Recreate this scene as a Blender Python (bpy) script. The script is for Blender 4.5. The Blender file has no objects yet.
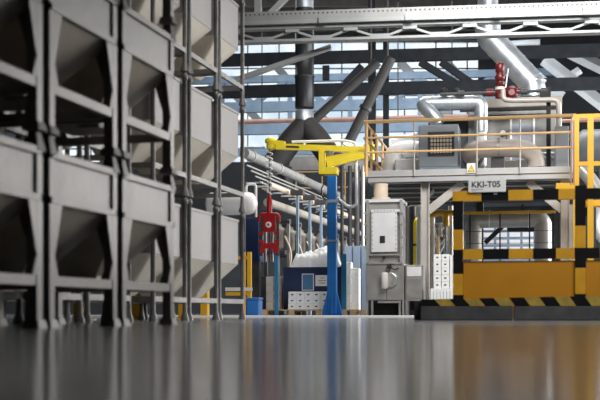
import bpy, bmesh, math, random
from math import pi, sin, cos, tan, radians as R
from mathutils import Vector as V, Matrix as M4, Quaternion
random.seed(7)
C = bpy.context.scene.collection
SC = bpy.context.scene
FPX = 1150.0          # focal length in pixels of a 600 x 400 frame
HZ = 311.5            # image row of the horizon
EYE = 0.10            # the camera lies almost on the floor

# ---------------------------------------------------------------- camera
cd = bpy.data.cameras.new('camera'); cam = bpy.data.objects.new('camera', cd); C.objects.link(cam)
cam.location = (0, 0, EYE); cam.rotation_euler = (pi/2, 0, 0)
cd.sensor_width = 36; cd.lens = FPX/600*36; cd.shift_y = (HZ-200)/600
cd.clip_start = .05; cd.clip_end = 300
cd.dof.use_dof = True; cd.dof.focus_distance = 24.5; cd.dof.aperture_fstop = 2.0
SC.camera = cam

# ---------------------------------------------------------------- world and lamps
w = bpy.data.worlds.new('sky'); SC.world = w; w.use_nodes = True
bg = w.node_tree.nodes['Background']; bg.inputs[0].default_value = (.90, .95, 1.0, 1); bg.inputs[1].default_value = 3.0

def area(name, loc, rot, sx, sy, power, col=(1, 1, 1)):
    l = bpy.data.lights.new(name, 'AREA'); l.shape = 'RECTANGLE'; l.size = sx; l.size_y = sy
    l.energy = power; l.color = col
    o = bpy.data.objects.new(name, l); C.objects.link(o); o.location = loc; o.rotation_euler = rot
    return o
def lamp(name, loc, tilt, sx, sy, power, spread, col=(1, 1, 1)):
    o = area(name, loc, (R(tilt), 0, 0), sx, sy, power, col); o.data.spread = R(spread); return o
lamp('fill_light_mid', (5.5, 7.5, 8.5), 58, 6, 3, 600, 120, (1, .985, .965))  # added unseen fill, tilted forward to light the machine and platform fronts
lamp('fill_light_near', (3.4, 14.8, 6.9), 66, 4, 1, 150, 76, (1, .99, .97))  # extra unseen fill, added to brighten the steel machine and white boxes
lamp('roof_lamp_deep', (3, 27, 11.6), 10, 10, 5, 1200, 160, (1, .98, .95))
lamp('roof_lamp_far', (2, 42, 11.8), 0, 14, 5, 700, 160, (.95, .98, 1))
area('side_fill', (14.2, 29, 3.8), (0, R(90), 0), 5, 18, 4200, (1, .98, .95))  # added area light, set in the opening to light the bins sideways
SC.view_settings.view_transform = 'Standard'; SC.view_settings.look = 'None'
SC.view_settings.exposure = 0.0; SC.view_settings.gamma = 1; SC.view_settings.use_curve_mapping = False

# ---------------------------------------------------------------- materials
MATS = {}
def mat(name, col, rough=.5, metal=0., var=.12, scale=6., bump=0., bscale=40., spec=.5, rvar=.0, stretch=None, trans=0.):
    m = bpy.data.materials.new(name); m.use_nodes = True
    nt = m.node_tree; b = nt.nodes['Principled BSDF']
    b.inputs['Roughness'].default_value = rough; b.inputs['Metallic'].default_value = metal
    b.inputs['Specular IOR Level'].default_value = spec
    tc = nt.nodes.new('ShaderNodeTexCoord'); mp = nt.nodes.new('ShaderNodeMapping')
    nt.links.new(tc.outputs['Object'], mp.inputs[0])
    if stretch: mp.inputs['Scale'].default_value = stretch
    n = nt.nodes.new('ShaderNodeTexNoise'); n.inputs['Scale'].default_value = scale; n.inputs['Detail'].default_value = 5
    nt.links.new(mp.outputs[0], n.inputs['Vector'])
    r = nt.nodes.new('ShaderNodeValToRGB')
    c0 = [max(0, c*(1-var)) for c in col]; c1 = [min(1, c*(1+var)) for c in col]
    r.color_ramp.elements[0].position = .3; r.color_ramp.elements[1].position = .7
    r.color_ramp.elements[0].color = (*c0, 1); r.color_ramp.elements[1].color = (*c1, 1)
    nt.links.new(n.outputs[0], r.inputs[0]); nt.links.new(r.outputs[0], b.inputs['Base Color'])
    if rvar:
        q = nt.nodes.new('ShaderNodeMapRange'); q.inputs[3].default_value = rough-rvar; q.inputs[4].default_value = rough+rvar
        nt.links.new(n.outputs[0], q.inputs[0]); nt.links.new(q.outputs[0], b.inputs['Roughness'])
    if bump:
        n2 = nt.nodes.new('ShaderNodeTexNoise'); n2.inputs['Scale'].default_value = bscale
        nt.links.new(mp.outputs[0], n2.inputs['Vector'])
        bp = nt.nodes.new('ShaderNodeBump'); bp.inputs['Strength'].default_value = bump; bp.inputs['Distance'].default_value = .02
        nt.links.new(n2.outputs[0], bp.inputs['Height']); nt.links.new(bp.outputs[0], b.inputs['Normal'])
    MATS[name] = m
    return m
mat('epoxy', (.34, .36, .385), .145, 0, .10, .6, rvar=.02, spec=.45)
mat('daylit_epoxy', (.86, .86, .86), .35, 0, .05, 2)  # pale colour for daylight falling on the floor
mat('bin_steel', (.135, .127, .12), .5, .5, .22, 3.5, .08, 14, rvar=.1)
mat('bin_body', (.265, .25, .245), .55, .2, .10, 2.2, .05, 8, rvar=.1, stretch=(3, 3, .4))
mat('bin_post', (.16, .155, .15), .5, .6, .25, 8)
mat('hopper_bounce', (.90, .82, .70), .45, 0, .12, 3, .05, 10)  # light bounced off the floor painted in as bright cream
mat('hopper_bounce_dim', (.58, .51, .42), .4, .1, .2, 3, .05, 10)  # paler than the box, floor bounce painted into the colour
mat('galv', (.46, .50, .54), .42, .75, .14, 5, .04, 20, rvar=.08)
mat('girder_paint', (.27, .28, .28), .5, .15, .1, 3)
mat('girder_perf', (.26, .26, .255), .6, .3, .1, 3)
mat('black_duct', (.022, .023, .026), .42, .3, .3, 4, rvar=.08)
mat('duct_matte', (.022, .021, .021), .7, .0, .25, 4)
mat('black_steel', (.018, .021, .026), .8, 0, .25, 3, spec=.2)
mat('blue_steel', (.23, .32, .43), .55, .1, .15, 2)
mat('pale_steel', (.66, .70, .74), .5, .1, .1, 2)
mat('roof_deck', (.11, .10, .095), .8, 0, .3, 2)
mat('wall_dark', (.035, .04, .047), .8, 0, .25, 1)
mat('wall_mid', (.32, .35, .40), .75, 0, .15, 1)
mat('pink_pipe', (.42, .25, .20), .5, .2, .15, 4)
mat('yellow', (.66, .36, .015), .4, 0, .06, 5)
mat('crane_yellow', (.90, .70, .03), .35, 0, .05, 5)
mat('amber', (.50, .22, .008), .5, 0, .05, 3)
mat('rail_yellow', (.70, .45, .20), .45, 0, .08, 5)
mat('stripe_yellow', (.60, .31, .012), .5, 0, .10, 6)
mat('stripe_worn', (.36, .25, .04), .6, 0, .3, 9)
mat('stripe_black', (.006, .006, .007), .75, 0, .3, 6, spec=.15)
mat('kerb', (.07, .07, .072), .75, 0, .25, 5, spec=.2)
mat('crane_blue', (.015, .17, .52), .32, 0, .10, 4)
mat('bin_blue', (.006, .022, .08), .45, 0, .2, 3)
mat('teal_blue', (.02, .17, .33), .5, 0, .15, 3)
mat('mid_blue', (.06, .18, .36), .5, 0, .08, 3)
mat('box_blue', (.03, .18, .55), .5, 0, .1, 3)
mat('cab_blue', (.22, .28, .38), .55, 0, .1, 2)
mat('red', (.42, .010, .014), .35, 0, .12, 6)
mat('dark_red', (.11, .007, .010), .4, 0, .2, 6)
mat('white', (.84, .84, .83), .5, 0, .03, 3)
mat('sheet', (.78, .80, .82), .35, 0, .04, 6, .5, 9)
mat('offwhite', (.68, .65, .61), .55, 0, .07, 4)
mat('insul', (.50, .45, .41), .5, .1, .08, 5)
mat('cream', (.62, .50, .38), .55, 0, .06, 4)
mat('machine', (.40, .39, .375), .42, .5, .12, 4, rvar=.08)
mat('machine_pale', (.74, .74, .75), .45, .2, .06, 4)
mat('stainless', (.50, .49, .47), .35, .8, .12, 4, .04, 18, rvar=.08)
mat('unit_grey', (.27, .31, .35), .5, .1, .07, 3)
mat('louvre', (.55, .50, .42), .5, .3, .15, 6)
mat('deck_edge', (.36, .36, .36), .5, .3, .08, 3)
mat('beige_steel', (.42, .39, .36), .5, .25, .1, 4)
mat('tank_grey', (.13, .15, .17), .45, .2, .1, 3)
mat('housing', (.24, .24, .235), .5, .2, .15, 3)
mat('tank_beige', (.30, .275, .24), .55, .1, .15, 4)
mat('dark', (.012, .012, .014), .75, 0, .3, 5)
mat('charcoal', (.045, .045, .05), .6, 0, .25, 5)
mat('wood', (.50, .34, .19), .7, 0, .2, 8, stretch=(1, 8, 8))
mat('ink', (.02, .02, .02), .6, 0, 0, 3)
mat('hole', (.05, .05, .06), .7, 0, .1, 3)
mat('panel_white', (.75, .76, .78), .6, 0, .05, 2)
def glass_mat():
    m = bpy.data.materials.new('glazing'); m.use_nodes = True; nt = m.node_tree
    nt.nodes.remove(nt.nodes['Principled BSDF']); out = nt.nodes['Material Output']
    t = nt.nodes.new('ShaderNodeBsdfTransparent'); g = nt.nodes.new('ShaderNodeBsdfGlossy'); g.inputs['Roughness'].default_value = .05
    x = nt.nodes.new('ShaderNodeMixShader'); x.inputs[0].default_value = .06
    n = nt.nodes.new('ShaderNodeTexNoise'); n.inputs['Scale'].default_value = .55; n.inputs['Detail'].default_value = 6
    tc = nt.nodes.new('ShaderNodeTexCoord'); nt.links.new(tc.outputs['Object'], n.inputs['Vector'])
    r = nt.nodes.new('ShaderNodeValToRGB'); r.color_ramp.elements[0].position = .38; r.color_ramp.elements[1].position = .62
    r.color_ramp.elements[0].color = (.53, .57, .60, 1); r.color_ramp.elements[1].color = (.665, .665, .66, 1)
    nt.links.new(n.outputs[0], r.inputs[0]); nt.links.new(r.outputs[0], t.inputs[0])
    nt.links.new(t.outputs[0], x.inputs[1]); nt.links.new(g.outputs[0], x.inputs[2]); nt.links.new(x.outputs[0], out.inputs[0])
    MATS['glazing'] = m
glass_mat()

# ---------------------------------------------------------------- mesh builder
class MB:
    def __init__(s): s.v = []; s.f = []; s.mi = []; s.sm = []; s.cur = 0
    def m(s, i): s.cur = i; return s
    def add(s, vs, fs, smooth=False):
        b = len(s.v); s.v += [tuple(q) for q in vs]
        for f in fs: s.f.append([b+i for i in f]); s.mi.append(s.cur); s.sm.append(smooth)
        return s
    def box(s, x0, x1, y0, y1, z0, z1, bev=0.):
        if x1 < x0: x0, x1 = x1, x0
        if y1 < y0: y0, y1 = y1, y0
        if z1 < z0: z0, z1 = z1, z0
        b = min(bev, (x1-x0)/3, (y1-y0)/3, (z1-z0)/3)
        if b <= 0:
            vs = [(x, y, z) for z in (z0, z1) for (x, y) in ((x0, y0), (x1, y0), (x1, y1), (x0, y1))]
            return s.add(vs, [(3, 2, 1, 0), (4, 5, 6, 7), (0, 1, 5, 4), (1, 2, 6, 5), (2, 3, 7, 6), (3, 0, 4, 7)])
        bm = bmesh.new(); bmesh.ops.create_cube(bm, size=1)
        for q in bm.verts: q.co = V(((x0+x1)/2+q.co.x*(x1-x0), (y0+y1)/2+q.co.y*(y1-y0), (z0+z1)/2+q.co.z*(z1-z0)))
        bmesh.ops.bevel(bm, geom=bm.edges[:], offset=b, segments=2, affect='EDGES', profile=.5)
        bm.verts.index_update()
        s.add([q.co for q in bm.verts], [[q.index for q in f.verts] for f in bm.faces]); bm.free()
        return s
    def frustum(s, a, b, caps=True):
        """a, b: two loops of points of the same count"""
        n = len(a); fs = [(i, (i+1) % n, n+(i+1) % n, n+i) for i in range(n)]
        if caps: fs += [tuple(range(n-1, -1, -1)), tuple(range(n, 2*n))]
        return s.add(list(a)+list(b), fs)
    def prism(s, poly, d):
        d = V(d); return s.frustum([V(q) for q in poly], [V(q)+d for q in poly])
    def bar(s, a, b, wd, ht=None, up=(0, 0, 1)):
        ht = ht or wd; a = V(a); b = V(b); t = (b-a).normalized(); u = V(up)
        if abs(t.dot(u)) > .98: u = V((0, 1, 0))
        sx = t.cross(u).normalized(); sy = sx.cross(t)
        q = [sx*wd/2*i+sy*ht/2*j for i, j in ((-1, -1), (1, -1), (1, 1), (-1, 1))]
        return s.frustum([a+k for k in q], [b+k for k in q])
    def tube(s, pts, r, seg=14, fil=0., fn=5, caps=True):
        P = [V(q) for q in pts]
        if fil > 0 and len(P) > 2:
            Q = [P[0]]
            for i in range(1, len(P)-1):
                a, b, c = P[i-1], P[i], P[i+1]; d1 = (a-b); d2 = (c-b)
                k = min(fil, d1.length*.49, d2.length*.49); p0 = b+d1.normalized()*k; p2 = b+d2.normalized()*k
                for j in range(fn+1):
                    t = j/fn; Q.append(p0*(1-t)**2+b*2*t*(1-t)+p2*t*t)
            Q.append(P[-1]); P = Q
        rr = r if isinstance(r, (list, tuple)) else [r]*len(P)
        n = len(P); T = []
        for i in range(n):
            d = (P[min(i+1, n-1)]-P[max(i-1, 0)])
            T.append(d.normalized())
        u = V((0, 0, 1)) if abs(T[0].z) < .9 else V((1, 0, 0))
        u = (u-T[0]*u.dot(T[0])).normalized(); vs = []
        for i in range(n):
            u = (u-T[i]*u.dot(T[i])).normalized(); w_ = T[i].cross(u)
            vs += [P[i]+(u*cos(2*pi*k/seg)+w_*sin(2*pi*k/seg))*rr[i] for k in range(seg)]
        fs = [(i*seg+k, i*seg+(k+1) % seg, (i+1)*seg+(k+1) % seg, (i+1)*seg+k) for i in range(n-1) for k in range(seg)]
        s.add(vs, fs, True)
        if caps:
            s.add([vs[k] for k in range(seg)], [tuple(range(seg-1, -1, -1))])
            s.add([vs[(n-1)*seg+k] for k in range(seg)], [tuple(range(seg))])
        return s
    def lathe(s, base, axis, prof, seg=20):
        """prof: (radius, distance along axis)"""
        base = V(base); ax = V(axis).normalized()
        pts = [base+ax*h for _, h in prof]
        u = V((0, 0, 1)) if abs(ax.z) < .9 else V((1, 0, 0))
        u = (u-ax*u.dot(ax)).normalized(); w_ = ax.cross(u); vs = []
        for (r, h), q in zip(prof, pts):
            vs += [q+(u*cos(2*pi*k/seg)+w_*sin(2*pi*k/seg))*max(r, 1e-4) for k in range(seg)]
        n = len(prof)
        s.add(vs, [(i*seg+k, i*seg+(k+1) % seg, (i+1)*seg+(k+1) % seg, (i+1)*seg+k) for i in range(n-1) for k in range(seg)], True)
        s.add(vs[:seg], [tuple(range(seg-1, -1, -1))]); s.add(vs[-seg:], [tuple(range(seg))])
        return s
    def mesh(s, name, mats, off=(0, 0, 0)):
        me = bpy.data.meshes.new(name); o = V(off)
        me.from_pydata([tuple(V(q)-o) for q in s.v], [], s.f)
        for m_ in (mats if isinstance(mats, (list, tuple)) else [mats]): me.materials.append(MATS[m_])
        me.polygons.foreach_set('material_index', s.mi); me.polygons.foreach_set('use_smooth', s.sm)
        bm = bmesh.new(); bm.from_mesh(me)
        bmesh.ops.recalc_face_normals(bm, faces=bm.faces[:]); bm.to_mesh(me); bm.free()
        return me

class Frame:
    """a place on the floor with its own heading; x to the right, y away, z up"""
    def __init__(s, px, Y, yaw):
        s.o = V(((px-300)/FPX*Y, Y, 0)); s.a = R(yaw)
        s.ex = V((cos(s.a), sin(s.a), 0)); s.ey = V((-sin(s.a), cos(s.a), 0))
    def at(s, px, py, d=0):
        """local (x, z) of the image point on the local plane y = d"""
        ray = V(((px-300)/FPX, 1, (HZ-py)/FPX)); e = V((0, 0, EYE))
        p0 = s.o+s.ey*d; t = (p0-e).dot(s.ey)/ray.dot(s.ey); q = e+ray*t
        return (q-s.o).dot(s.ex), q.z
    def x(s, px, d=0): return s.at(px, HZ, d)[0]
    def z(s, px, py, d=0): return s.at(px, py, d)[1]
    def p(s, px, py, d=0):
        x, z = s.at(px, py, d); return V((x, d, z))
    def w(s, l): l = V(l); return s.o+s.ex*l.x+s.ey*l.y+V((0, 0, l.z))

def tag(o, label=None, cat=None, group=None, kind=None):
    if label: o['label'] = label
    if cat: o['category'] = cat
    if group: o['group'] = group
    if kind: o['kind'] = kind
    return o
class Thing:
    def __init__(s, name, label, cat, F, base, group=None):
        s.F = F; s.base = V(base)
        s.o = bpy.data.objects.new(name, None); C.objects.link(s.o); s.o.empty_display_size = .1
        s.o.location = F.w(base); s.o.rotation_euler = (0, 0, F.a); tag(s.o, label, cat, group)
    def part(s, name, mb, mats, parent=None, label=None):
        me = mb.mesh(name, mats, s.base); o = bpy.data.objects.new(name, me); C.objects.link(o)
        o.parent = parent or s.o
        if label: o['label'] = label
        return o
    def copy(s, loc, label, rz=None, group=None):
        r = s.o.copy(); C.objects.link(r); r.location = loc; r['label'] = label
        if rz is not None: r.rotation_euler = (0, 0, rz)
        if group: r['group'] = group
        for ch in list(s.o.children):
            c = ch.copy(); C.objects.link(c); c.parent = r
            for g in list(ch.children):
                d = g.copy(); C.objects.link(d); d.parent = c
        return r
def solo(name, label, cat, F, base, mb, mats, group=None, kind=None):
    me = mb.mesh(name, mats, base); o = bpy.data.objects.new(name, me); C.objects.link(o)
    o.location = F.w(base); o.rotation_euler = (0, 0, F.a)
    return tag(o, label, cat, group, kind)
def lettering(txt, name, parent, loc, size, m, bold=0.):
    c = bpy.data.curves.new(name, 'FONT'); c.body = txt; c.size = size; c.align_x = 'LEFT'; c.extrude = .002; c.offset = bold
    c.materials.append(MATS[m]); t = bpy.data.objects.new(name, c); C.objects.link(t)
    me = bpy.data.meshes.new_from_object(t.evaluated_get(bpy.context.evaluated_depsgraph_get())); C.objects.unlink(t); bpy.data.objects.remove(t)
    o = bpy.data.objects.new(name, me); C.objects.link(o); o.parent = parent
    o.location = loc; o.rotation_euler = (pi/2, 0, 0); return o
W0 = Frame(300, 1e-6, 0)     # the world itself

# ================================================================ THE HALL
def struct(name, mb, mats, label, cat, F=W0, base=(0, 0, 0)):
    return solo(name, label, cat, F, base, mb, mats, kind='structure')
XL, XR, YB, YF, ZC = -13, 14, -4, 55, 13.2
struct('floor', MB().box(XL-.3, XR+.3, YB, YF+.3, -.2, 0), 'epoxy', 'glossy grey epoxy factory floor', 'floor')
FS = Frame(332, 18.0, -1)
struct('daylit_strip', MB().box(-4.5, FS.x(420), 0, 1.3, 0, .035, .006), 'daylit_epoxy', 'low pale strip standing in for daylight on the floor before the crane', 'floor', FS)  # bright daylight on the floor, built as a pale raised strip
struct('ceiling', MB().box(XL-.3, XR+.3, YB, YF+.3, ZC, ZC+.2), 'roof_deck', 'dark corrugated roof deck high above the hall', 'ceiling')
mb = MB()
for k in range(15): mb.box(XL, XR, 26+k*2, 26.18+k*2, ZC-.35, ZC)
struct('trim_2', mb, 'roof_deck', 'dark purlins running under the roof deck', 'ceiling')
# left wall plain, right wall opened for added side fill, far wall with clerestory glazing
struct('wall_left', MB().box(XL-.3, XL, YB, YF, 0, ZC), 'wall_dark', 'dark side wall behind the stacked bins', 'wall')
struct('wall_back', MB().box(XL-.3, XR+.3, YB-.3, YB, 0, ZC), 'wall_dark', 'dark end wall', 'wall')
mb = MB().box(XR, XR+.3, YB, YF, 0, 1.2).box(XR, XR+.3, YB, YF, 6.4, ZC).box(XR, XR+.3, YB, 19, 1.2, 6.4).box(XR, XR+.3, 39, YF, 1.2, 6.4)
struct('wall_right', mb, 'wall_dark', 'side wall with a long unseen opening added for the side fill', 'wall')
mb = MB()
for k in range(10): mb.box(XR+.02, XR+.12, 19+k*20/9-.05, 19+k*20/9+.05, 1.2, 6.4)
struct('side_opening_bars', mb, 'black_steel', 'bars across the unseen opening added for the side fill', 'window')  # made-up opening, out of view, that frames the side fill
WZ0, WZ1, WXR = 6.6, 13.0, 11.0
mb = MB().box(XL, XR, YF, YF+.3, 0, WZ0).box(XL, XR, YF, YF+.3, WZ1, ZC).box(WXR, XR, YF, YF+.3, WZ0, WZ1)
struct('wall_far', mb, 'wall_mid', 'far end wall of the hall', 'wall')
wn = struct('window_1', MB().box(XL, WXR, YF+.12, YF+.14, WZ0, WZ1), 'glazing', 'high frosted glazing of the far end wall', 'window')
mb = MB()
for k in range(17): mb.box(XL+k*1.5-.03, XL+k*1.5+.03, YF-.02, YF+.1, WZ0, WZ1)
for k in range(6): mb.box(XL, WXR, YF-.02, YF+.1, WZ0+k*1.28-.03, WZ0+k*1.28+.03)
fr = struct('window_frame', mb, 'pale_steel', 'blue grey glazing bars', 'window'); fr.parent = wn; del fr['category']

# blue steel truss in front of the glazing
FT = Frame(300, 47, -7)
def hbeam(mb, F, px0, py0, px1, th, d=0, dep=.25):
    """a level beam whose top edge passes the image point (px0, py0)"""
    x0, z = F.at(px0, py0, d); x1 = F.x(px1, d)
    return mb.box(x0, x1, d-dep/2, d+dep/2, z-th, z)
def fbar(mb, F, a, b, wd, d=0, dep=None):
    return mb.bar(F.p(a[0], a[1], d), F.p(b[0], b[1], d), dep or wd, wd, up=(0, 1, 0)) if False else mb.bar(F.p(a[0], a[1], d), F.p(b[0], b[1], d), wd, dep or wd)
mb = MB()
for y, t in ((78, .28), (104, .42), (126, .42), (150, .3)): hbeam(mb, FT, 180, y, 560, t)
zig = [(190, 104), (222, 78), (254, 104), (290, 78), (326, 104), (350, 78), (392, 104), (420, 78), (452, 104), (490, 78), (530, 104)]
for a, b in zip(zig, zig[1:]): fbar(mb, FT, a, b, .2)
for px in (222, 290, 350, 420, 490): fbar(mb, FT, (px, 78), (px, 150), .18)
struct('roof_truss', mb, 'blue_steel', 'blue grey roof truss before the far glazing', 'truss', FT)
mb = MB()
for i, px in enumerate((205, 272, 400, 446)): fbar(mb, FT, (px, 62), (px+60, 128), .32, 2)
struct('roof_bracing', mb, 'pale_steel', 'pale diagonal bracing behind the blue truss', 'truss', FT)
# pale baffles of the rooflights on the upper side, sloping
FR = Frame(540, 42, -14)
for i, (a, b, wd) in enumerate((((500, 50), (560, 98), .55), ((545, 60), (620, 118), .5), ((520, 108), (580, 70), .35), ((505, 46), (540, 44), .5), ((570, 52), (640, 86), .6))):
    d = i*.8; mb = MB(); mb.bar(FR.p(*a, d), FR.p(*b, d), wd*1.3, wd*.45, up=(0, -.5, 1))
    struct('rooflight_baffle', mb, 'pale_steel', 'pale sloping baffle under the dark roof', 'roof panel', FR)
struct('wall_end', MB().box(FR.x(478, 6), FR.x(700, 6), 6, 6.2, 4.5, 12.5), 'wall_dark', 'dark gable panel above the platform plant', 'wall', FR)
# the two black beams with diagonals
FD = Frame(300, 39, -7)
mb = MB(); hbeam(mb, FD, 245, 54, 150, .40); hbeam(mb, FD, 245, 54, 720, .40)
struct('roof_beam', mb, 'black_steel', 'upper black roof beam across the hall', 'beam', FD)
mb = MB(); hbeam(mb, FD, 245, 86, 150, .40); hbeam(mb, FD, 245, 86, 720, .40)
for a, b in (((420, 62), (463, 88)), ((441, 62), (478, 88)), ((345, 84), (362, 66)), ((500, 60), (500, 84)), ((326, 66), (326, 80))): fbar(mb, FD, a, b, .22)
struct('roof_beam', mb, 'black_steel', 'lower black roof beam with short diagonal struts', 'beam', FD)
mb = MB(); fbar(mb, FD, (372, 0), (372, 140), .26, .6); mb.box(FD.x(368.4, .6), FD.x(375.6, .6), .45, .75, 0, 9)
struct('steel_column', mb, 'black_steel', 'black steel column behind the jib crane', 'column', FD)
mb = MB(); fbar(mb, FD, (386, 20), (386, 150), .2, .8); mb.box(FD.x(383.6, .8), FD.x(388.4, .8), .72, .92, 0, 6)
struct('steel_column', mb, 'black_steel', 'thinner black steel column near the platform railing', 'column', FD)
FK = Frame(300, 44, -7)
T = Thing('overhead_pipe', 'thin reddish brown pipe running level before the far windows', 'pipe', FK, FK.p(180, 123.5))
T.part('pipe', MB().tube([FK.p(180, 123.5), FK.p(480, 116)], .09), 'pink_pipe')
for px in (262, 398, 452): q = FK.p(px, 123.5-(px-180)*.025); T.part('hanger', MB().tube([q, V((q.x, q.y, ZC))], .022, 6), 'charcoal')
# low back partition so that the machinery stands before something dark
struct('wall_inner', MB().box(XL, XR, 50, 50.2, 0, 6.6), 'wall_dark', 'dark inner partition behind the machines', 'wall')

# ================================================================ OVERHEAD LATTICE GIRDER
FG = Frame(245, 19, -7)
T = Thing('lattice_girder', 'pale steel lattice girder crossing the whole hall overhead', 'girder', FG, FG.p(245, 43))
x1 = FG.x(720); x0 = FG.x(150)
Z = lambda y, d=0: FG.z(245, y, d)
mb = MB().box(x0, x1, -.10, .10, Z(23), Z(14)).m(1)
for k in range(150):
    q = x0+.05+k*.075
    if q < x1: mb.box(q, q+.025, -.104, -.098, Z(17.5), Z(16))
T.part('top_channel', mb, ['girder_perf', 'charcoal'])
T.part('rail', MB().box(x0, x1, -.16, .05, Z(27.5), Z(23.5)), 'girder_paint')
T.part('upper_chord', MB().box(x0, x1, -.08, .08, Z(31), Z(28.5)), 'girder_paint')
T.part('lower_chord', MB().box(x0, x1, -.10, .10, Z(44), Z(41.5)), 'girder_paint')
mb = MB(); n = 0; px = 232
step = FG.x(285)-FG.x(245)
xs = x0
while xs < x1:
    mb.bar((xs, 0, Z(42)), (xs+step*.72, 0, Z(32)), .035, .035).bar((xs+step*.72, 0, Z(32)), (xs+1.44*step, 0, Z(42)), .035, .035)
    mb.box(xs+step*.55, xs+step*.89, -.07, -.05, Z(34.5), Z(31)); mb.box(xs-.16, xs+.16, -.07, -.05, Z(43), Z(38.5))
    xs += step*1.44
T.part('lattice', mb, 'girder_paint')
for k in range(9):
    q = x0+1.45+k*1.4; T.part('clamp', MB().box(q, q+.12, -.2, .0, Z(28), Z(20.5)), 'girder_paint')
mb = MB().tube([(x0, .35, Z(26, .35)), (x1, .35, Z(26, .35))], .055)
solo('overhead_pipe', 'slim grey pipe running just behind the lattice girder', 'pipe', FG, (x0, .35, Z(26, .35)), mb, 'girder_perf')
mb = MB(); mb.bar(FG.p(236, 79, .3), FG.p(331, 46, .3), .09, .05); mb.bar(FG.p(236, 81.5, .3), FG.p(331, 48.5, .3), .16, .02)
solo('brace_beam', 'pale inclined brace beam under the lattice girder', 'beam', FG, FG.p(236, 80, .3), mb, 'girder_paint')
for lab, a, b in (('pale hanger strut rising above the girder beside the black duct', (262, 22), (296, -12)), ('upright pale hanger above the girder near the bins', (258, 22), (258, -12))):
    e_ = .5 if a[0] == b[0] else .7; mb = MB(); mb.bar(FG.p(*a, e_), FG.p(*b, e_), .11, .09)
    solo('hanger_strut', lab, 'strut', FG, FG.p(*a, e_), mb, 'girder_paint')

# ================================================================ DUCTS BEHIND THE CRANE
FU = Frame(305, 36, -7)
T = Thing('exhaust_duct', 'black round exhaust duct forking into two legs behind the yellow jib', 'duct', FU, FU.p(305, 140))
rr = FU.x(314.5)-FU.x(305)
xc = FU.x(304.5)
T.part('riser', MB().lathe((xc, 0, FU.z(305, 108)), (0, 0, 1), [(rr, 0), (rr, .95), (rr*1.06, .96), (rr*1.06, 1.0), (rr, 1.01), (rr, 2.1), (rr*1.06, 2.11), (rr*1.06, 2.15), (rr, 2.16), (rr, 3.1)], 24), 'black_duct')
T.part('sleeve', MB().lathe((xc, 0, FU.z(305, 125)), (0, 0, 1), [(rr*.96, 0), (rr*.98, .02), (rr*.98, .44), (rr*.9, .46)], 24), 'galv', label='bright galvanised sleeve')
top = FU.z(305, 14)
T.part('upper_sleeve', MB().lathe((xc, 0, FU.z(305, 108)+3.1), (0, 0, 1), [(rr*.94, 0), (rr*.94, 2.2)], 24), 'galv', label='galvanised upper length')
for a in (((305, 122), (268, 172)), ((305, 122), (338, 168))):
    mb = MB(); p, q = FU.p(*a[0]), FU.p(*a[1]); mb.tube([p, p+(q-p)*.35, q], [rr*1.0, rr*1.25, rr*1.25], 20)
    T.part('branch', mb, 'duct_matte')
mb = MB(); mb.tube([FU.p(272, 166), FU.p(286, 170), FU.p(286, 192)], rr*.7, 16)
T.part('outlet', mb, 'black_duct')
T = Thing('inclined_duct', 'black inclined duct running from the roof down to the forked duct', 'duct', FU, FU.p(314, 120, 1))
T.part('pipe', MB().tube([FU.p(378, 62, 1), FU.p(314, 120, 1)], .15, 14), 'duct_matte')
q = FU.p(371, 68, 1); T.part('hanger', MB().tube([q, V((q.x, q.y, ZC))], .03, 6), 'charcoal')
T = Thing('inclined_duct', 'black inclined duct with a flange ending above the yellow jib', 'duct', FU, FU.p(348, 142, -.6))
a, b = FU.p(391, 58, -.6), FU.p(349, 142, -.6); T.part('pipe', MB().tube([a, b], .16, 16), 'duct_matte')
q = a+(b-a)*.58; T.part('flange', MB().tube([q, q+(b-a).normalized()*.1], .21, 16), 'black_duct')
q = a+(b-a)*.08; T.part('hanger', MB().tube([q, V((q.x, q.y, ZC))], .03, 6), 'charcoal')
q = b; T.part('outlet_cap', MB().tube([q, q+(b-a).normalized()*.14+V((-.05, 0, 0))], [.2, .24], 16), 'galv')
FH = Frame(350, 40.5, -7)
mb = MB(); mb.lathe(FH.p(352, 190, 0), (1, -.12, 0), [(.1, -.02), (.42, 0), (.46, .1), (.46, 2.2), (.4, 2.3), (.1, 2.32)], 24)
solo('drum_fan', 'dark horizontal drum fan casing behind the blue column', 'fan', FH, FH.p(352, 200), mb, 'charcoal')
mb = MB().box(FH.x(290, .5), FH.x(366, .5), .4, .7, FH.z(330, 170, .5), FH.z(330, 156, .5))
solo('cable_duct', 'grey cable duct crossing level below the forked exhaust duct', 'duct', FH, FH.p(290, 163, .5), mb, 'machine')
T = Thing('gantry_walkway', 'dark raised walkway with thin tan rails behind the blue column', 'walkway', FH, (FH.x(330, 1.2), 1.2, FH.z(330, 205, 1.2)))
for px in (275, 352): T.part('leg', MB().box(FH.x(px-1.5, 1.4), FH.x(px+1.5, 1.4), 1.3, 1.5, 0, FH.z(330, 209, 1.2)), 'charcoal')
T.part('deck', MB().box(FH.x(262, 1.2), FH.x(360, 1.2), 1.0, 1.8, FH.z(330, 210, 1.2), FH.z(330, 205, 1.2)), 'charcoal')
for y in (172, 188): T.part('rail', MB().tube([FH.p(262, y+1, 1.2), FH.p(360, y-1, 1.2)], .025, 8), 'rail_yellow')
for px in (270, 296, 322, 345, 359): T.part('post', MB().tube([FH.p(px, 205, 1.2), FH.p(px, 172, 1.2)], .025, 8), 'rail_yellow')

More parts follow.
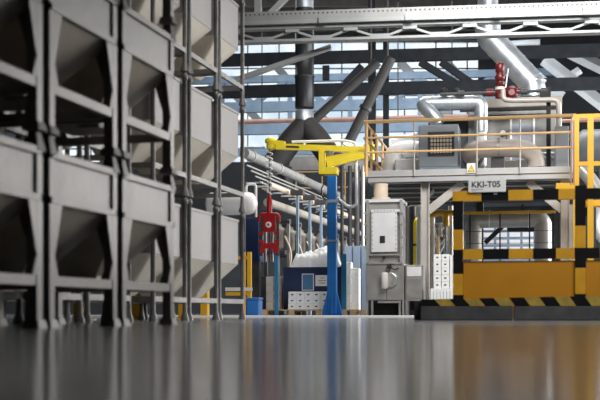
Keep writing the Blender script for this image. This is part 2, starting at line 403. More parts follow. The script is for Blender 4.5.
# ================================================================ MACHINE LINE ALONG THE HALL, BEHIND THE RACK
FL = Frame(238, 26, -14.15)      # its y axis runs along the hall
def ln(px, py, d): # point over the line at depth d (metres along) and image height py
    o = FL.o+FL.ey*d
    return V((0, d, EYE+(HZ-py)/FPX*o.y))
ytop = lambda d: EYE+(HZ-150)/FPX*26
zt = ytop(0)
mb = MB().tube([(0, .5, zt), (0, 11.2, zt)], .115, 16)
T = Thing('main_pipe', 'long grey insulated pipe slanting away along the machine line', 'pipe', FL, (0, 0, zt))
T.part('pipe', mb, 'housing')
for k in range(5): T.part('collar', MB().tube([(0, 1+k*2.4, zt), (0, 1.1+k*2.4, zt)], .14, 16), 'machine')
for i, (dx, dz, r, m_, lab) in enumerate(((.6, -.75, .055, 'cream', 'cream pipe running along the machine line under the grey pipe'), (.55, -1.15, .10, 'tank_beige', 'thick beige pipe just above the press cylinders'))):
    z = zt+dz; solo('line_pipe', lab, 'pipe', FL, (dx, 0, z), MB().tube([(dx, .5, z), (dx, 11.2, z)], r, 12), m_)
T = Thing('cable_ladder', 'grey cable ladder with stacked rails slanting along the machine line', 'cable ladder', FL, (.1, 0, zt-.6))
for k in range(4): T.part('rail', MB().box(.04+.1*k, .07+.1*k, .5, 11.2, zt-.30-.13*k, zt-.265-.13*k), 'housing')
for k in range(14): T.part('rung', MB().box(.0, .4, .6+k*.78, .64+k*.78, zt-.7, zt-.66), 'machine_pale')
def press(i):
    d = 1.75+i*1.1; x = .45
    ordn = ['nearest the red lifter', 'second from the red lifter', 'third from the red lifter', 'fourth from the red lifter', 'fifth from the red lifter', 'sixth from the red lifter', 'seventh from the red lifter', 'eighth from the red lifter', 'farthest from the red lifter']
    T = Thing('press_station', 'beige vertical cylinder press in the machine line, '+ordn[i], 'machine', FL, (x, d, 0), 'presses along the machine line')
    z = zt-1.55
    T.part('cylinder', MB().lathe((x, d, z-.62), (0, 0, 1), [(.07, 0), (.11, .03), (.14, .06), (.14, .44), (.17, .45), (.17, .52), (.11, .54), (.08, .66)], 18), 'tank_beige')
    T.part('rod', MB().lathe((x, d, z-1.5), (0, 0, 1), [(.05, 0), (.05, .9), (.09, .9), (.09, 1.0)], 10), 'stainless')
    T.part('column', MB().box(x+.24, x+.30, d-.03, d+.03, 0, z+.1), 'machine')
    T.part('column', MB().box(x-.33, x-.25, d-.05, d+.05, 0, z+.3), 'charcoal')
    T.part('cross_head', MB().box(x-.34, x+.31, d-.06, d+.06, z-.0, z+.08), 'charcoal')
    T.part('table', MB().box(x-.33, x+.25, d-.3, d+.3, 0, .95, .03), 'charcoal')
    T.part('platen', MB().box(x-.25, x+.24, d-.2, d+.2, 1.45, 1.56, .02), 'charcoal')
    T.part('hose', MB().tube([(x+.2, d-.1, z-.3), (x+.4, d-.15, z-.7), (x+.3, d-.2, z-1.3)], .025, 8, .3), 'cream')
for i in range(9): press(i)
def line_stand(i):
    d = 2.0+i*1.25; x = .88; z = zt-.85
    T = Thing('switch_stand', 'slim blue grey stand topped by a dark switch box, %s along the machine line' % ('first', 'second', 'third', 'fourth', 'fifth')[i], 'stand', FL, (x, d, 0), 'switch stands along the machine line')
    T.part('post', MB().box(x-.03, x+.03, d-.03, d+.03, 0, z), 'blue_steel')
    T.part('switch_box', MB().box(x-.16, x+.16, d-.1, d+.1, z, z+.12, .01), 'charcoal')
    T.part('arm', MB().bar((x, d, z-.12), (x-.15, d, z-.2), .03), 'blue_steel')
for i in range(4): line_stand(i)
# tall blue-grey cabinets behind the crane
FB2 = Frame(346, 31.5, -10)
for i, lab in enumerate(('blue grey tall cabinet nearest the blue column', 'blue grey tall cabinet in the middle of three', 'blue grey tall cabinet nearest the steel machine')):
    x0 = FB2.x(344+i*8.5); x1 = FB2.x(344+i*8.5+8); T = Thing('tall_cabinet', lab, 'cabinet', FB2, (x0, 0, 0), 'tall blue grey cabinets')
    T.part('body', MB().box(x0, x1, 0, .6, 0, FB2.z(350, 246), .01), 'cab_blue')
    T.part('door', MB().box(x0+.02, x1-.02, -.02, 0, .1, FB2.z(350, 248), .005), 'cab_blue')
    T.part('handle', MB().box(x1-.05, x1-.03, -.05, -.02, 1.0, 1.2), 'dark')
for i, (px, r, m_, lab) in enumerate(((350, .06, 'charcoal', 'dark upright pipe just past the blue column'), (357, .08, 'charcoal', 'dark upright pipe midway to the steel machine'), (363, .05, 'machine', 'grey upright pipe beside the steel machine'), (342, .05, 'black_duct', 'black upright pipe behind the blue column'))):
    x = FB2.x(px, .9); solo('upright_pipe', lab, 'pipe', FB2, (x, .9, 0), MB().tube([(x, .9, 0), (x, .9, 4.2)], r, 12), m_)

# ================================================================ STACKED HOPPER BINS
FA = Frame(300, 1e-6, -14.15)    # camera position, heading along the hall: x = u, y = v
H1, H2 = 1.17, 1.37
def bin_one():
    """stacking bin with a shallow box, gusseted legs and an open hopper; base centre at origin"""
    T = Thing('hopper_bin', '', 'bin', FA, (0, 0, 0), 'stacked hopper bins')
    w = .515; bz, tz = .775, 1.06
    mb = MB(); t = .012
    L = lambda a, z: [(-a, -a, z), (a, -a, z), (a, a, z), (-a, a, z)]
    mb.frustum(L(w-.02, bz), L(w-.02, tz), False); mb.frustum(L(w-.035, bz), L(w-.035, tz), False)
    for s in (-1, 1):
        mb.box(-w-.004, w+.004, s*(w-.035), s*(w+.004), tz-.03, tz+.012); mb.box(s*(w-.035), s*(w+.004), -w-.004, w+.004, tz-.03, tz+.012)
        mb.box(-w, w, s*(w-.03), s*w, bz-.02, bz+.02); mb.box(s*(w-.03), s*w, -w, w, bz-.02, bz+.02)
    T.part('body', mb, 'bin_steel')
    T.part('hopper', MB().frustum(L(w-.025, bz), L(.15, .36), False).frustum(L(.15, .36), L(.15, .30), False), 'hopper_bounce_dim', label='sloping hopper bottom')
    mb = MB().box(-.19, .19, -.19, .19, .28, .305).box(-.05, .05, -.36, -.19, .27, .30); g = T.part('outlet_gate', mb, 'bin_steel')
    T.part('gate_handle', MB().bar((-.05, -.37, .285), (.05, -.37, .285), .025), 'white', g)
    mb = MB()
    for s in (-1, 1):
        mb.box(-w+.05, w-.05, s*(w-.065), s*(w-.01), .255, .315); mb.box(s*(w-.065), s*(w-.01), -w+.05, w-.05, .255, .315)
    T.part('base_frame', mb, 'bin_steel')
    def leg(sx, sy):
        mb = MB(); c = w-.04; a = .035; X, Y = sx*c, sy*c
        mb.box(X-a, X+a, Y-a, Y+a, .03, 1.12)
        f = lambda b, z: [(X-b, Y-b, z), (X+b, Y-b, z), (X+b, Y+b, z), (X-b, Y+b, z)]
        mb.frustum(f(.058, 0), f(.046, .05)); mb.frustum(f(.05, 1.05), f(.028, 1.16))
        for poly in ([(.035, .76), (.14, .76), (.045, .46), (.035, .44)], [(.035, .315), (.085, .315), (.045, .42), (.035, .43)]):
            mb.prism([(X-sx*q, sy*(w-.006), z) for q, z in poly], (0, -sy*.012, 0))
            mb.prism([(sx*(w-.006), Y-sy*q, z) for q, z in poly], (-sx*.012, 0, 0))
        T.part('leg', mb, 'bin_steel')
    for sx in (-1, 1):
        for sy in (-1, 1): leg(sx, sy)
    return T
def bin_two():
    """stacking bin with a deep smooth body, slim posts and a skewed hopper"""
    T = Thing('deep_hopper_bin', '', 'bin', FA, (0, 0, 0), 'stacked hopper bins')
    w = .475; bz, tz = .70, 1.27
    L = lambda a, z: [(-a, -a, z), (a, -a, z), (a, a, z), (-a, a, z)]
    mb = MB(); b = .055
    def rnd(a, z): 
        o = []
        for (cx, cy, a0) in ((a-b, -a+b, -90), (a-b, a-b, 0), (-a+b, a-b, 90), (-a+b, -a+b, 180)):
            for k in range(4): o.append((cx+b*cos(R(a0+k*30)), cy+b*sin(R(a0+k*30)), z))
        return o
    mb.frustum(rnd(w-.03, bz), rnd(w-.03, tz), False); mb.frustum(rnd(w-.045, tz), rnd(w-.045, bz), False)
    mb.frustum(rnd(w-.02, tz-.03), rnd(w-.02, tz), True)
    T.part('body', mb, 'bin_body')
    sm = [(x-.1, y, z) for x, y, z in rnd(.14, .27)]
    T.part('hopper', MB().frustum(rnd(w-.035, bz), sm, True), 'hopper_bounce', label='sloping hopper bottom with cream floor bounce in its colour')
    mb = MB()
    for s in (-1, 1):
        for z in (.20, ): mb.box(-w, w, s*(w-.02), s*(w+.02), z, z+.055); mb.box(s*(w-.02), s*(w+.02), -w, w, z, z+.055)
    T.part('base_frame', mb, 'bin_post')
    for sx in (-1, 1):
        for sy in (-1, 1):
            mb = MB().lathe((sx*w, sy*w, 0), (0, 0, 1), [(.050, 0), (.046, .03), (.026, .10), (.026, 1.28), (.038, 1.29), (.038, 1.33), (.02, 1.37)], 10)
            T.part('leg', mb, 'bin_post')
    return T
tier = ('standing on the floor', 'on the second tier', 'on the third tier')
b1 = bin_one(); first = True
fronts = [(5.745, 'stack cut by the picture edge', 2), (6.857, 'second stack of the front row', 2), (7.972, 'last stack of the front row', 3)]
for v, nm, n in fronts:
    for k in range(n):
        lab = 'gusset-legged hopper bin %s, %s' % (tier[k], nm); loc = FA.w((-3.665, v, k*H1))
        if first: b1.o.location = loc; b1.o['label'] = lab; first = False
        else: b1.copy(loc, lab)
b2 = bin_two(); first = True
rears = [(13.65, 'stack beside the yellow railing', 3), (12.58, 'stack second from the yellow railing', 3), (11.49, 'stack third from the yellow railing', 3), (9.9, 'stack fourth from the yellow railing', 3), (8.8, 'stack fifth from the yellow railing', 3), (7.7, 'stack sixth from the yellow railing', 3), (6.6, 'stack farthest from the yellow railing', 3)]
for v, nm, n in rears:
    for k in range(n):
        lab = 'deep smooth hopper bin %s, rear %s' % (tier[k], nm); loc = FA.w((-4.80, v, k*H2))
        if first: b2.o.location = loc; b2.o['label'] = lab; first = False
        else: b2.copy(loc, lab)
# yellow posts seen under and behind the bins
FY = Frame(160, 15.5, -14.15)
yp = [(80, 13.0, 'yellow guard post glimpsed under the second front stack'), (137, 15.5, 'yellow guard post glimpsed under the front row end'), (183, 17.5, 'yellow guard post glimpsed under the half hidden rear stack'), (205, 18.5, 'yellow guard post glimpsed between the two last rear stacks')]
for px, Y, lab in yp:
    F = Frame(px, Y, -14.15); T = Thing('guard_post', lab, 'post', F, (0, 0, 0), 'guard posts behind the bins')
    T.part('post', MB().box(-.06, .06, -.06, .06, .02, .85, .01), 'yellow'); T.part('foot_plate', MB().box(-.14, .14, -.14, .14, 0, .02), 'yellow')
F = Frame(2, 11.5, -14.15)
T = Thing('sign_board', 'orange board on a stand glimpsed behind the first front stack', 'board', F, (0, 0, 0))
T.part('panel', MB().box(-.18, .1, -.02, .02, 2.4, 3.0), 'amber'); T.part('post', MB().box(-.06, -.0, .02, .08, 0, 2.95), 'charcoal')

# ================================================================ LEFT OF THE CRANE: guard frame, blue crate, vessel
F = Frame(248, 21.5, -12)
T = Thing('safety_railing', 'yellow safety railing beside the last stack of bins', 'guard rail', F, (0, 0, 0))
for px in (243.5, 249.5): T.part('post', MB().box(F.x(px-1.8), F.x(px+1.8), -.04, .04, 0, F.z(px, 252)), 'yellow')
for y in (256, 292): T.part('rail', MB().box(F.x(226), F.x(247.7), -.03, .03, F.z(245, y+3.5), F.z(245, y)), 'yellow')
T.part('plate', MB().box(F.x(226), F.x(253), -.055, -.04, F.z(245, 291), F.z(245, 287.5)), 'offwhite')
F = Frame(252, 20.5, -12)
T = Thing('blue_crate', 'bright blue plastic crate by the foot of the yellow guard frame', 'crate', F, (0, 0, 0))
T.part('body', MB().box(F.x(246.5), F.x(258.5), 0, .3, 0, F.z(252, 300), .015), 'box_blue')
T.part('rim', MB().box(F.x(246), F.x(259), -.015, .315, F.z(252, 300), F.z(252, 297.5), .008), 'box_blue')
F = Frame(252, 25, -12)
T = Thing('pressure_vessel', 'white round-ended vessel showing beside the last stack of bins', 'vessel', F, (0, 0, 0))
c = F.p(245, 203); T.part('shell', MB().lathe(c+V((-.9, .1, 0)), (1, 0, 0), [(.05, 0), (.2, .03), (.25, .1), (.25, .95), (.22, 1.05), (.14, 1.12), (.03, 1.14)], 24), 'white')
for x in (-.7, -.05): T.part('leg', MB().box(c.x+x-.03, c.x+x+.03, .07, .13, 0, c.z-.2), 'charcoal')
T.part('pipe_loop', MB().tube([c+V((.0, .1, .2)), c+V((.0, .1, .42)), c+V((.22, .1, .42)), c+V((.22, .1, -.3))], .028, 10, .08), 'white')
F = Frame(250, 26, -12)
T = Thing('control_cabinet', 'dark navy control cabinet behind the red lifter', 'cabinet', F, (0, 0, 0))
T.part('body', MB().box(F.x(240), F.x(260), 0, .4, F.z(250, 262), F.z(250, 218), .01), 'bin_blue')
T.part('stand', MB().box(F.x(242), F.x(258), .1, .3, 0, F.z(250, 262)), 'charcoal')
T.part('door', MB().box(F.x(241), F.x(259), -.02, 0, F.z(250, 260), F.z(250, 220), .005), 'bin_blue')
# ================================================================ PALLETS, NAVY CONTAINER, WHITE BOXES
def pallet(F, x0, x1, y0, dep, lab, m_='wood', h=.145):
    T = Thing('pallet', lab, 'pallet', F, ((x0+x1)/2, y0+dep/2, 0), 'pallets by the crane')
    n = 6; wd = dep/n*.7
    for k in range(n): T.part('deck_board', MB().box(x0, x1, y0+k*(dep-wd)/(n-1), y0+k*(dep-wd)/(n-1)+wd, h-.025, h), m_)
    for x in (x0, (x0+x1)/2-.06, x1-.12):
        for y in (y0, y0+dep/2-.07, y0+dep-.14): T.part('block', MB().box(x, x+.12, y, y+.14, .02, h-.045), m_)
        T.part('stringer', MB().box(x, x+.12, y0, y0+dep, h-.045, h-.025), m_); T.part('bottom_board', MB().box(x, x+.12, y0, y0+dep, 0, .02), m_)
    return T
FN = Frame(305, 25.8, -6)
pallet(FN, FN.x(265), FN.x(323), -.45, 1.5, 'wooden pallet under the navy container and small white boxes')
for k in range(4):
    lab = 'pale grey carton %s of the pile between lifter and navy container' % ('at the bottom', 'second up', 'third up', 'on top')[k]
    T = Thing('carton', lab, 'box', FN, (FN.x(274, .5), .7, .146+k*.19), 'cartons beside the navy container')
    T.part('body', MB().box(FN.x(266, .5), FN.x(282, .5), .5, .9, .146+k*.19, .146+k*.19+.185, .006), 'offwhite'); T.part('tape', MB().box(FN.x(273, .5), FN.x(275, .5), .497, .5, .16+k*.19, .32+k*.19), 'tank_beige')
T = Thing('navy_container', 'navy blue container box filled with white sheet wrapped goods', 'container', FN, (FN.x(305), .4, .145))
x0, x1 = FN.x(283), FN.x(342); zt2 = FN.z(305, 268.5, .1)
mb = MB().box(x0, x1, .1, .14, .145, zt2).box(x0, x1, 1.0, 1.04, .145, zt2).box(x0, x0+.04, .14, 1.0, .145, zt2).box(x1-.04, x1, .14, 1.0, .145, zt2).box(x0, x1, .1, 1.04, .145, .2)
T.part('body', mb, 'bin_blue')
T.part('rim', MB().box(x0-.02, x1+.02, .08, .14, zt2, zt2+.03).box(x0-.02, x1+.02, 1.0, 1.06, zt2, zt2+.03), 'bin_blue')
T.part('corner_post', MB().box(x1-.02, x1+.09, .06, .2, .145, FN.z(342, 254, .1)), 'teal_blue', label='teal blue end post')
fr = T.part('poster', MB().box(FN.x(301.5), FN.x(313.5), .075, .1, FN.z(308, 290.5), FN.z(308, 273.5)), 'panel_white'); T.part('poster_sheet', MB().box(FN.x(302.3), FN.x(312.7), .07, .076, FN.z(308, 289.6), FN.z(308, 274.4)), 'mid_blue', fr)
lb = T.part('label', MB().box(FN.x(315), FN.x(329), .08, .1, FN.z(320, 286), FN.z(320, 275)), 'white')
mb = MB()
for k, (a, b) in enumerate(((320, 324), (318, 326), (319, 325))): mb.box(FN.x(a), FN.x(b), .076, .08, FN.z(320, 278.2+k*2.6), FN.z(320, 277.5+k*2.6))
T.part('label_text', mb, 'pink_pipe', lb)
# crumpled white sheeting heaped in the container
bm = bmesh.new(); nx, ny = 64, 36; gx = []
from mathutils import noise
for j in range(ny+1):
    row = []
    for i in range(nx+1):
        u, v = i/nx, j/ny; x = x0+.05+(x1-x0-.1)*u; y = .15+.84*v
        e = min(1, 6*u, 6*(1-u)+.35, 7*v+.25, 7*(1-v)+.25); h = .17+.17*u+.10*sin(pi*v)
        h += .12*noise.noise(V((x*3.1, y*3.3, 1)))+.10*abs(noise.noise(V((x*8, y*7, 4))))+.04*noise.ridged_multi_fractal(V((x*2.5, y*5, 2)), 1, 2, 4, 1, 2)*.5
        row.append(bm.verts.new((x, y, zt2-.12+(h+.12)*e)))
    gx.append(row)
for j in range(ny):
    for i in range(nx): bm.faces.new((gx[j][i], gx[j][i+1], gx[j+1][i+1], gx[j+1][i]))
mb = MB(); bm.verts.index_update(); mb.add([q.co for q in bm.verts], [[q.index for q in f.verts] for f in bm.faces], True); bm.free()
zb = zt2-.16; mb.box(x0+.06, x1-.06, .16, .98, zb, zb+.05)
solo('white_sheeting', 'crumpled white plastic sheeting heaped in the navy container', 'sheeting', FN, (FN.x(305), .5, zb), mb, 'sheet')
def white_box(F, x0, x1, y0, dep, z0, h, lab, grp, hole=True):
    T = Thing('white_box', lab, 'box', F, ((x0+x1)/2, y0+dep/2, z0), grp)
    T.part('body', MB().box(x0+.002, x1-.002, y0, y0+dep, z0, z0+h-.003, .006), 'white')
    if not hole: return T.part('lid', MB().box(x0, x1, y0-.004, y0+dep, z0+h-.035, z0+h-.004, .006), 'white')
    xm = (x0+x1)/2; hw = (x1-x0)*.17
    T.part('hand_hole', MB().prism([(xm-hw, y0-.003, z0+h*.62), (xm+hw, y0-.003, z0+h*.62), (xm+hw*.6, y0-.003, z0+h*.40), (xm-hw*.6, y0-.003, z0+h*.40)], (0, .006, 0)), 'hole')
wx = [288+k*8.05 for k in range(6)]
for r in range(3):
    for k in range(5):
        a, b = (FN.x(wx[k], -.42), FN.x(wx[k+1], -.42)); s = FN.x(2.0, -.42)-FN.x(0, -.42) if r == 2 else 0
        lab = 'small white box before the navy container, %s row, %s from the blue column' % (('lowest', 'middle', 'top')[r], ('fifth', 'fourth', 'third', 'second', 'first')[k])
        white_box(FN, a-s*0, b-s*0, -.42+.02*r, .34, .145+r*.128, .128 if r < 2 else .14, lab, 'small white boxes before the navy container')
FV = Frame(350, 27.4, -8)
pallet(FV, FV.x(342), FV.x(366), 0, .8, 'wooden pallet under the tall white box columns by the blue column')
for c_, (a, b) in enumerate(((342.5, 351), (351.2, 358.5))):
    for k in range(8 if c_ == 0 else 7):
        lab = 'white box %s in the %s white column past the crane foot' % (('at the bottom', 'second up', 'third up', 'fourth up', 'fifth up', 'sixth up', 'seventh up', 'at the very top')[k], ('taller', 'shorter')[c_])
        white_box(FV, FV.x(a, .1), FV.x(b, .1), .1+.1*c_, .5, .145+k*.143, .143, lab, 'white boxes in tall columns', False)

# ================================================================ JIB CRANE
FJ = Frame(332, 24.3, -8)
T = Thing('jib_crane', 'blue column jib crane with a yellow folding arm', 'crane', FJ, (0, 0, 0))
x0, x1 = FJ.x(327.5), FJ.x(337)
zc = FJ.z(332, 176); xm = (x0+x1)/2
T.part('base_plate', MB().box(FJ.x(321), FJ.x(344), -.28, .28, 0, .03), 'crane_blue')
T.part('column', MB().box(x0, x1, -.1, .1, .03, zc, .025), 'crane_blue')
gz = FJ.z(332, 288)
for k in range(4):
    a = k*pi/2+pi/4*0; d = V((cos(a), sin(a), 0)); o = V((xm, 0, 0)); hw = (x1-x0)/2-.02
    n_ = V((-d.y, d.x, 0)); mb = MB(); p = [o+d*hw+V((0, 0, .03)), o+d*.21+V((0, 0, .03)), o+d*.20+V((0, 0, .10)), o+d*hw+V((0, 0, gz))]
    mb.prism([q-n_*.07 for q in p], n_*.14) if k in (0, 2) else mb.prism([q-n_*.01 for q in p], n_*.02)
    T.part('gusset', mb, 'crane_blue')
T.part('collar', MB().box(x0-.02, x1+.02, -.12, .12, FJ.z(332, 203), FJ.z(332, 200)), 'galv', label='grey clamp band')
T.part('collar', MB().box(x0-.02, x1+.02, -.12, .12, FJ.z(332, 242), FJ.z(332, 240)), 'galv', label='grey clamp band')
hd = T.part('head', MB().box(FJ.x(319.5), FJ.x(325), -.16, .16, FJ.z(322, 175), FJ.z(322, 152), .01).box(FJ.x(319.5), FJ.x(338), -.15, .15, FJ.z(322, 175), FJ.z(322, 168), .01), 'crane_yellow')
T.part('bearing', MB().lathe((FJ.x(330), 0, FJ.z(330, 170)), (0, 0, 1), [(.07, 0), (.07, .35), (.09, .36), (.09, .4)], 14), 'galv', hd)
mb = MB(); mb.bar(FJ.p(327, 163), FJ.p(368, 153), .16, .20); mb.bar(FJ.p(327, 158), FJ.p(358, 152), .18, .03)
T.part('inner_arm', mb, 'crane_yellow')
T.part('elbow', MB().lathe((FJ.x(369), 0, FJ.z(369, 160)), (0, 0, 1), [(.12, 0), (.12, .32), (.09, .34), (.09, .38)], 18), 'crane_yellow')
mb = MB(); mb.bar(FJ.p(369, 150, -.02), FJ.p(276, 146.5, -.02), .12, .12); mb.bar(FJ.p(285, 144, -.02), FJ.p(267.5, 141.5, -.02), .13, .10)
oa = T.part('outer_arm', mb, 'crane_yellow')
T.part('nameplate', MB().bar(FJ.p(286, 146.6, -.087), FJ.p(299, 147.1, -.087), .01, .04), 'ink', oa)
tr = T.part('arm_tip', MB().lathe(FJ.p(271, 149, -.02), (0, 0, 1), [(.08, 0), (.1, .03), (.1, .12), (.13, .13), (.13, .2), (.07, .24)], 16), 'crane_yellow')
T.part('air_pipe', MB().tube([FJ.p(240, 148, -.02), FJ.p(265, 147.5, -.02)], .028, 8), 'galv', tr)
T.part('air_line', MB().tube([FJ.p(292, 142, .05), FJ.p(345, 140.5, .05), FJ.p(356, 143, .05), FJ.p(356, 150, .05), FJ.p(356.5, 206, .05), FJ.p(348, 207, .05), FJ.p(337.5, 198, .05)], .03, 10, .12), 'machine_pale', label='grey air pipe looping beside the column')
T.part('hose', MB().tube([FJ.p(327, 200, -.12), FJ.p(322, 197, -.14), FJ.p(321, 188, -.15), FJ.p(326, 182, -.14)], .012, 6, .1), 'dark')
# vacuum lifter hanging from the tip
xh = FJ.x(269.5); zt3 = FJ.z(270, 149); zb3 = FJ.z(270, 199)
T = Thing('vacuum_lifter', 'red vacuum lifter hanging on a spiral hose from the jib tip', 'lifter', FJ, (xh, -.02, zb3))
mb = MB(); pts = []
for k in range(121):
    t = k/120; pts.append((xh+.07*(1-.3*t)*cos(2*pi*9*t), -.02+.07*(1-.3*t)*sin(2*pi*9*t), zt3+(zb3+.1-zt3)*t))
T.part('spiral_hose', mb.tube(pts, .014, 6), 'machine_pale'); T.part('rope', MB().tube([(xh, -.02, zt3), (xh, -.02, zb3)], .012, 6), 'charcoal')
T.part('lift_tube', MB().lathe((xh, -.02, FJ.z(270, 214)), (0, 0, 1), [(.06, 0), (.06, .3), (.04, .32), (.04, .4)], 14), 'red')
zz = lambda y: FJ.z(269, y); xx = lambda p: FJ.x(p)
T.part('yoke', MB().tube([(xx(259.5), -.02, zz(222)), (xx(259.5), -.02, zz(214.5)), (xx(279), -.02, zz(214.5)), (xx(279), -.02, zz(222))], .04, 10, .08), 'red')
T.part('frame_plate', MB().box(xx(263), xx(276), -.06, .02, zz(232), zz(214), .015), 'red')
wp = T.part('gauge', MB().lathe(V((xx(269), -.06, zz(225))), (0, -1, 0), [(.065, 0), (.065, .03), (.05, .04)], 18), 'white', label='round white gauge'); T.part('gauge_hub', MB().lathe(V((xx(269), -.1, zz(225))), (0, -1, 0), [(.022, 0), (.022, .01)], 12), 'red', wp)
for px in (261.5, 278): T.part('side_bar', MB().box(xx(px-1.3), xx(px+1.3), -.05, .0, zz(256), zz(216), .005), 'charcoal')
for y in (232, 240): T.part('cross_bar', MB().box(xx(259), xx(264), -.06, .01, zz(y+3), zz(y), .006).box(xx(275), xx(280), -.06, .01, zz(y+3), zz(y), .006), 'red')
for px in (266, 270, 273): T.part('guide_rod', MB().tube([(xx(px), -.02, zz(232)), (xx(px), -.02, zz(262))], .018, 8), 'stainless' if px != 270 else 'dark_red')
mb = MB().prism([(xx(261), -.06, zz(253)), (xx(265.5), -.06, zz(253)), (xx(265.5), -.06, zz(248.5)), (xx(273.5), -.06, zz(248.5)), (xx(273.5), -.06, zz(253)), (xx(279), -.06, zz(253)), (xx(279), -.06, zz(246)), (xx(275), -.06, zz(243)), (xx(264), -.06, zz(243)), (xx(261), -.06, zz(246))], (0, .1, 0))
T.part('gripper', mb, 'red')
F = Frame(276.5, 25.0, -8)
T = Thing('blue_post', 'slim dark blue post standing under the red lifter', 'post', F, (0, 0, 0))
T.part('post', MB().box(F.x(274.6), F.x(278.2), -.04, .04, 0, F.z(276, 254)), 'teal_blue'); T.part('foot_plate', MB().box(F.x(271), F.x(281.5), -.12, .12, 0, .015), 'teal_blue')

# ================================================================ STEEL MACHINE WITH PALE DOOR
FM = Frame(385, 20.5, -12)
T = Thing('dosing_machine', 'tall grey steel machine with a bolted pale front door and small window', 'machine', FM, (FM.x(384), .3, 0))
X = lambda p, d=0: FM.x(p, d); Zm = lambda y, d=0: FM.z(385, y, d)
T.part('lower_body', MB().box(X(366), X(404), 0, .8, Zm(300), Zm(263), .01), 'stainless')
for px in (366, 371, 398.5, 402): T.part('leg', MB().box(X(px), X(px+2), .02, .08, 0, Zm(300)), 'stainless')
T.part('plinth', MB().box(X(370), X(402), .3, .7, 0, Zm(301)), 'dark')
T.part('upper_body', MB().box(X(368), X(400.5), .05, .75, Zm(263), Zm(200), .01), 'machine')
T.part('top_flange', MB().box(X(365), X(402), 0, .8, Zm(202), Zm(199)), 'machine_pale')
T.part('ledge', MB().box(X(367), X(402), -.03, .05, Zm(255.5), Zm(254)).box(X(367), X(402), -.03, .05, Zm(264), Zm(262.5)), 'machine')
for px in (366.5, 400): T.part('side_post', MB().box(X(px), X(px+2.6), -.04, .06, Zm(263), Zm(200)), 'machine')
for y in (212, 223, 236, 246): T.part('bracket', MB().box(X(364.5), X(368.5), -.06, .02, Zm(y+2), Zm(y)).box(X(400), X(404), -.06, .02, Zm(y+2), Zm(y)), 'machine')
dr = T.part('door', MB().box(X(371.5), X(397), -.02, .05, Zm(252), Zm(211), .006), 'machine_pale', label='pale bolted door')
T.part('door_flange', MB().box(X(371.5), X(400), -.03, -.0, Zm(212), Zm(209.5)), 'machine_pale', dr)
T.part('window_slot', MB().box(X(380), X(385.2), -.03, -.02, Zm(243), Zm(236)), 'dark', dr)
mb = MB()
for k in range(9): mb.box(X(372.3), X(373), -.028, -.02, Zm(214+k*4.4), Zm(213.2+k*4.4)).box(X(395.6), X(396.3), -.028, -.02, Zm(214+k*4.4), Zm(213.2+k*4.4))
for k in range(7): mb.box(X(374.5+k*3.2), X(375.3+k*3.2), -.036, -.03, Zm(211.2), Zm(210.4))
T.part('bolts', mb, 'charcoal', dr)
T.part('seam', MB().box(X(386.5), X(387), -.004, 0, Zm(300), Zm(264)), 'charcoal')
c = FM.p(390, 280); T.part('port_ring', MB().lathe(c, (0, -1, 0), [(.15, 0), (.15, .03), (.12, .04)], 24), 'stainless')
mt = T.part('motor', MB().lathe(FM.p(385.5, 281)+V((0, -.12, -.18)), (0, 0, 1), [(.04, .04), (.065, .06), (.065, .30), (.05, .33)], 18), 'offwhite'); T.part('motor_flange', MB().lathe(FM.p(387, 282), (0, -1, 0), [(.1, 0), (.1, .09)], 16), 'machine', mt)
kn = T.part('valve_box', MB().box(X(388), X(391.5), -.1, 0, Zm(269), Zm(265)), 'dark'); T.part('cable', MB().tube([FM.p(391, 267, -.05), FM.p(394, 270, -.05), FM.p(399, 268, -.05)], .01, 6, .1), 'dark', kn)
T.part('sight_glass', MB().lathe(FM.p(384, 258, -.03), (0, -1, 0), [(.03, 0), (.03, .03)], 12), 'dark')
T.part('drawer_front', MB().box(X(378), X(400), -.03, 0, Zm(303), Zm(301)), 'stainless')
x, z = FM.at(378.5, 199); T.part('filler_neck', MB().lathe((x, .3, z), (0, 0, 1), [(.17, 0), (.17, .05), (.13, .06), (.13, .3)], 20), 'cream', label='cream filler neck')
T = Thing('side_cabinet', 'low stainless cabinet beside the tall grey machine', 'cabinet', FM, (X(413, .05), .3, 0))
T.part('body', MB().box(X(405), X(422), .05, .7, Zm(301), Zm(265), .01), 'stainless'); T.part('door', MB().box(X(406.5), X(421), .03, .05, Zm(298), Zm(278), .005), 'stainless'); T.part('drawer', MB().box(X(406.5), X(421), .03, .05, Zm(276.5), Zm(267), .005), 'machine_pale')
for px in (405, 420): T.part('leg', MB().box(X(px), X(px+2), .07, .12, 0, Zm(301)), 'stainless')
T.part('plinth', MB().box(X(408), X(419), .3, .6, 0, Zm(301)), 'dark')
F = Frame(415, 25.5, -12)
T = Thing('yellow_pipe', 'bright yellow bent pipe rising behind the low cabinet', 'pipe', F, (F.x(415.5), 0, F.z(416, 264)))
T.part('pipe', MB().tube([F.p(415.5, 290), F.p(415.5, 220), F.p(423, 217, .3)], .05, 12, .12), 'crane_yellow'); T.part('flange', MB().tube([F.p(415.5, 246), F.p(415.5, 244)], .075, 12), 'dark')
mb = MB().lathe((F.x(420.5), -.2, 0), (0, 0, 1), [(.07, 0), (.07, 1.9), (.05, 2.15), (.05, 2.4)], 16)
solo('white_pipe', 'white upright pipe beside the yellow bent pipe', 'pipe', F, (F.x(420.5), -.2, 0), mb, 'white')
mb = MB().lathe((F.x(416), .5, F.z(416, 225)), (0, 0, 1), [(.04, 0), (.05, .1), (.19, .45), (.19, .95), (.15, .98)], 20)
T = Thing('feed_hopper', 'pale conical feed hopper under the platform above the yellow pipe', 'hopper', F, (F.x(416), .5, F.z(416, 225)))
T.part('cone', mb, 'machine_pale'); T.part('stand', MB().box(F.x(416)-.04, F.x(416)+.04, .46, .54, 0, F.z(416, 225)), 'charcoal')
